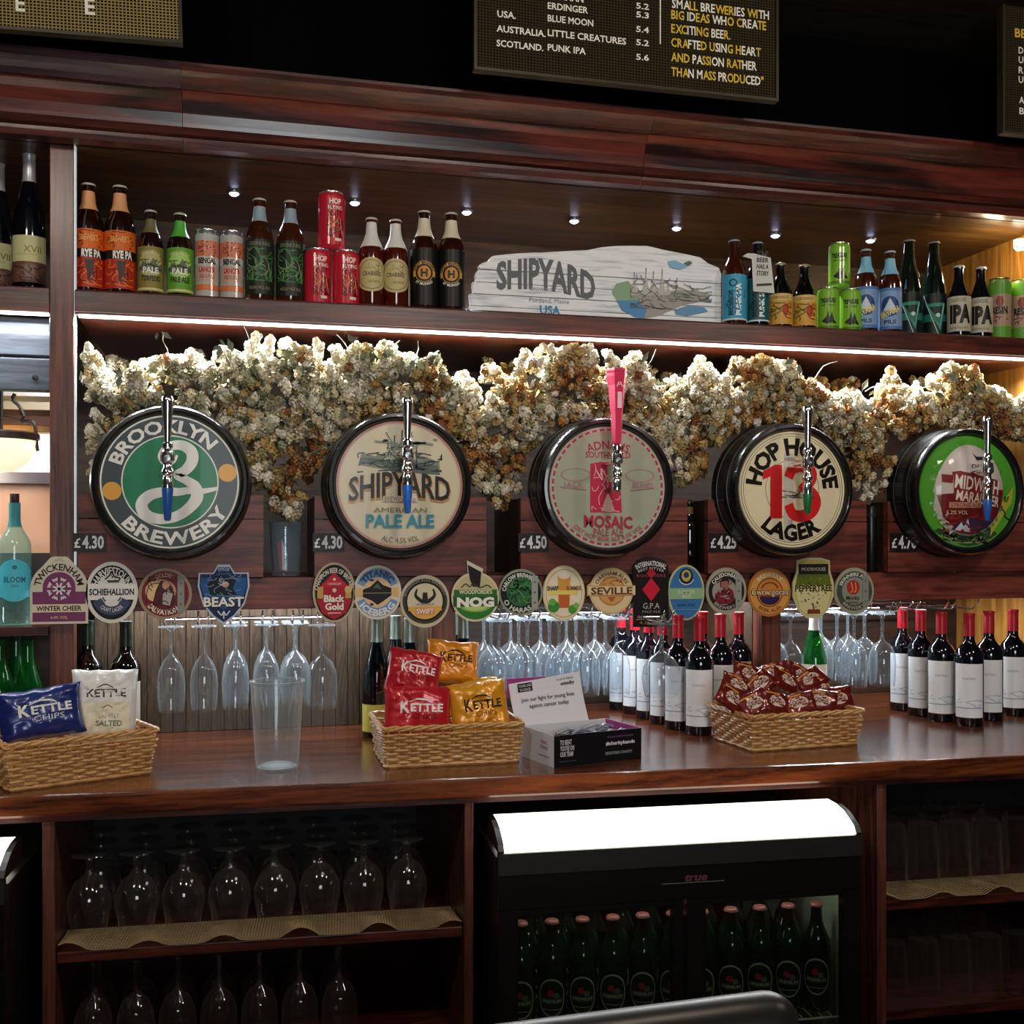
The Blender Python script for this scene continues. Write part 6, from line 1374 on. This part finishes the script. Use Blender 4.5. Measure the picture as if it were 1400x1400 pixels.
# ================================================================== bottle fridge
FR = math.atan(-.0577)
def fridge(X0, X1, label, bottles=True, stl=.040):
    o = Vector((X0, frontY(X0)-.01, 0)); W = (X1-X0)/math.cos(FR)
    t = thing('bottle_fridge', label, 'fridge', o, FR)
    prof = [(0.01, .872), (-.03, .871), (-.065, .864), (-.092, .852), (-.110, .842), (-.118, .830), (-.118, .826), (.01, .826)]
    MB().extrude_x(prof, .012, W-.012).build('lit_canopy', flat('#fffbe6', .5, emit=2.6), t, smooth=False)
    for a, b_ in ((0, .0115), (W-.0115, W)): MB().extrude_x([(y*1.02, z) for y, z in prof], a, b_).build('canopy_end', BLACK, t)
    MB().box(0, W, -.122, -.105, .782, .825).build('metal_strip', flat('#3f4140', .35, .7), t)
    MB().box(0, W, -.118, -.10, .712, .781).build('header', flat('#0b0c0b', .3), t)
    A = Art(1); A.text('true', W*.53, .757, .016, '#5d3a3c', w=.05, bold=.04, slant=.3); A.rect(W*.53-.075, .745, W*.53+.06, .7465, '#6f7070'); A.build('maker_badge', t, on_front(-.1182), rough=.3)
    ins = .50
    body = MB(); body.box(0, .02, -.09, ins, .03, .811); body.box(W-.02, W, -.09, ins, .03, .811); body.box(.02, W-.02, ins-.02, ins, .03, .811); body.box(.02, W-.02, -.09, ins-.02, .03, .06); body.box(.02, W-.02, -.05, ins-.02, .79, .811)
    body.build('cabinet_body', flat('#101110', .4), t)
    MB().box(W-.0225, W-.0203, -.08, ins-.03, .07, .78).build('inner_wall', flat('#a3a894', .5), t)
    mw = W*.5
    for a, b_ in ((0, mw-.004), (mw+.004, W)):
        f = MB(); f.box(a, a+stl, -.118, -.095, .05, .711); f.box(b_-(stl if b_ == W else .022), b_, -.118, -.095, .05, .711); f.box(a+stl, b_-.02, -.118, -.095, .05, .10); f.box(a+stl, b_-.02, -.118, -.095, .700, .711)
        d = f.build('door', flat('#0c0d0d', .3), t)
        MB().box(a+stl, b_-.02, -.108, -.105, .10, .70).build('door_glass', glass('fridge_glass', '#dfe6e0', .02, 1.45), d)
    sh_ = MB()
    for i in range(int((W-.05)/.022)): sh_.tube([(.025+.022*i, -.085, .432), (.025+.022*i, .40, .432)], .0018, 5)
    for y in (-.085, .1, .25, .40): sh_.tube([(.024, y, .428), (W-.024, y, .428)], .0028, 6)
    sh_.build('wire_shelf', flat('#d0d0c4', .35, .6), t)
    return t, o, W
X0 = PX(664, 2.27); X1 = PX(1137, 2.21)
t, fo, FW = fridge(X0, X1, 'black glass-door bottle fridge with a glowing white canopy under the counter')
fridge(XD0-.046-(X1-X0), XD0-.046, 'black fridge with glowing canopy cut off at the left edge')
def a_hein(A, h, r):
    A.disc(0, 0, r*1.0, '#8f9a84', h); A.disc(0, 0, r*.90, '#0e1f16', h*.9); A.disc(-r*.1, h*.25, r*.26, '#a3202c', n=5); A.disc(r*.3, h*.1, r*.22, '#56604c'); A.rect(-r*.85, -h*.32, r*.85, -h*.02, '#3d4638'); A.text('PREMIUM', 0, -h*.17, h*.16, '#b9c0a8', w=r*1.3); A.rect(-r*.6, -h*.62, r*.6, -h*.58, '#8f9a84')
fb = None; ca, sa = math.cos(FR), math.sin(FR)
def floc(lx, ly): return (fo.x+lx*ca-ly*sa, fo.y+lx*sa+ly*ca)
n = 0
for j, ly in enumerate((-.045, .030, .105)):
    for i in range(12):
        lx = .060+.0655*i+(.030 if j == 1 else 0)
        if lx > FW-.055: continue
        x, y = floc(lx, ly)
        lab = 'dark green beer bottle in the fridge, %s from left, %s row' % (ORD[i], ('front', 'middle', 'back')[j])
        if fb is None: fb = bottle(800, 0, 0, y, .4348, 'beer', flat('#0c1c10', .1, coat=.5), lab, 'beer bottles in the fridge', 'crown', '#a8615c', .1, None, (.16, .50), a_hein, X=x, H=.232, R=.030, k=.0016)
        else: dup(fb, (x, y, .4348), face_cam(Vector((x, y, 0))), lab)
l = bpy.data.lights.new('fridge_light', 'AREA'); l.energy = .35; l.shape = 'RECTANGLE'; l.size = FW*.8; l.size_y = .02; l.color = (.95, 1, .88)
lo = bpy.data.objects.new('fridge_light', l); COL.objects.link(lo); x, y = floc(FW/2, -.03); lo.location = (x, y, .785); lo.rotation_euler = (math.radians(12), 0, FR)
# dark rounded font top in the foreground at the bottom edge
a, b_ = P(600, 1458, .72), P(1046, 1398, .72)
t = thing('tap_font', 'dark rounded metal bar font, out of focus at the bottom edge of the photo', 'beer font', (0, 0, 0))
m = MB(); pts = [a+(b_-a)*i/10 for i in range(11)]; rad = [.0216]*11
d = (b_-a).normalized()
for q in range(1, 6): pts.append(b_+d*.0245*math.sin(q*PI/10)); rad.append(max(.001, .0216*math.cos(q*PI/10)))
m.tube(pts, rad, 20); m.build('crossbar', flat('#2b2925', .35, .5), t, smooth=True)
mid = a+(b_-a)*.45
MB().lathe([(.050, .9805), (.050, .99), (.022, 1.0), (.020, mid.z-.012)], 24, c=(mid.x, mid.y, 0)).build('column', flat('#1c1b19', .35, .5), t, smooth=True)
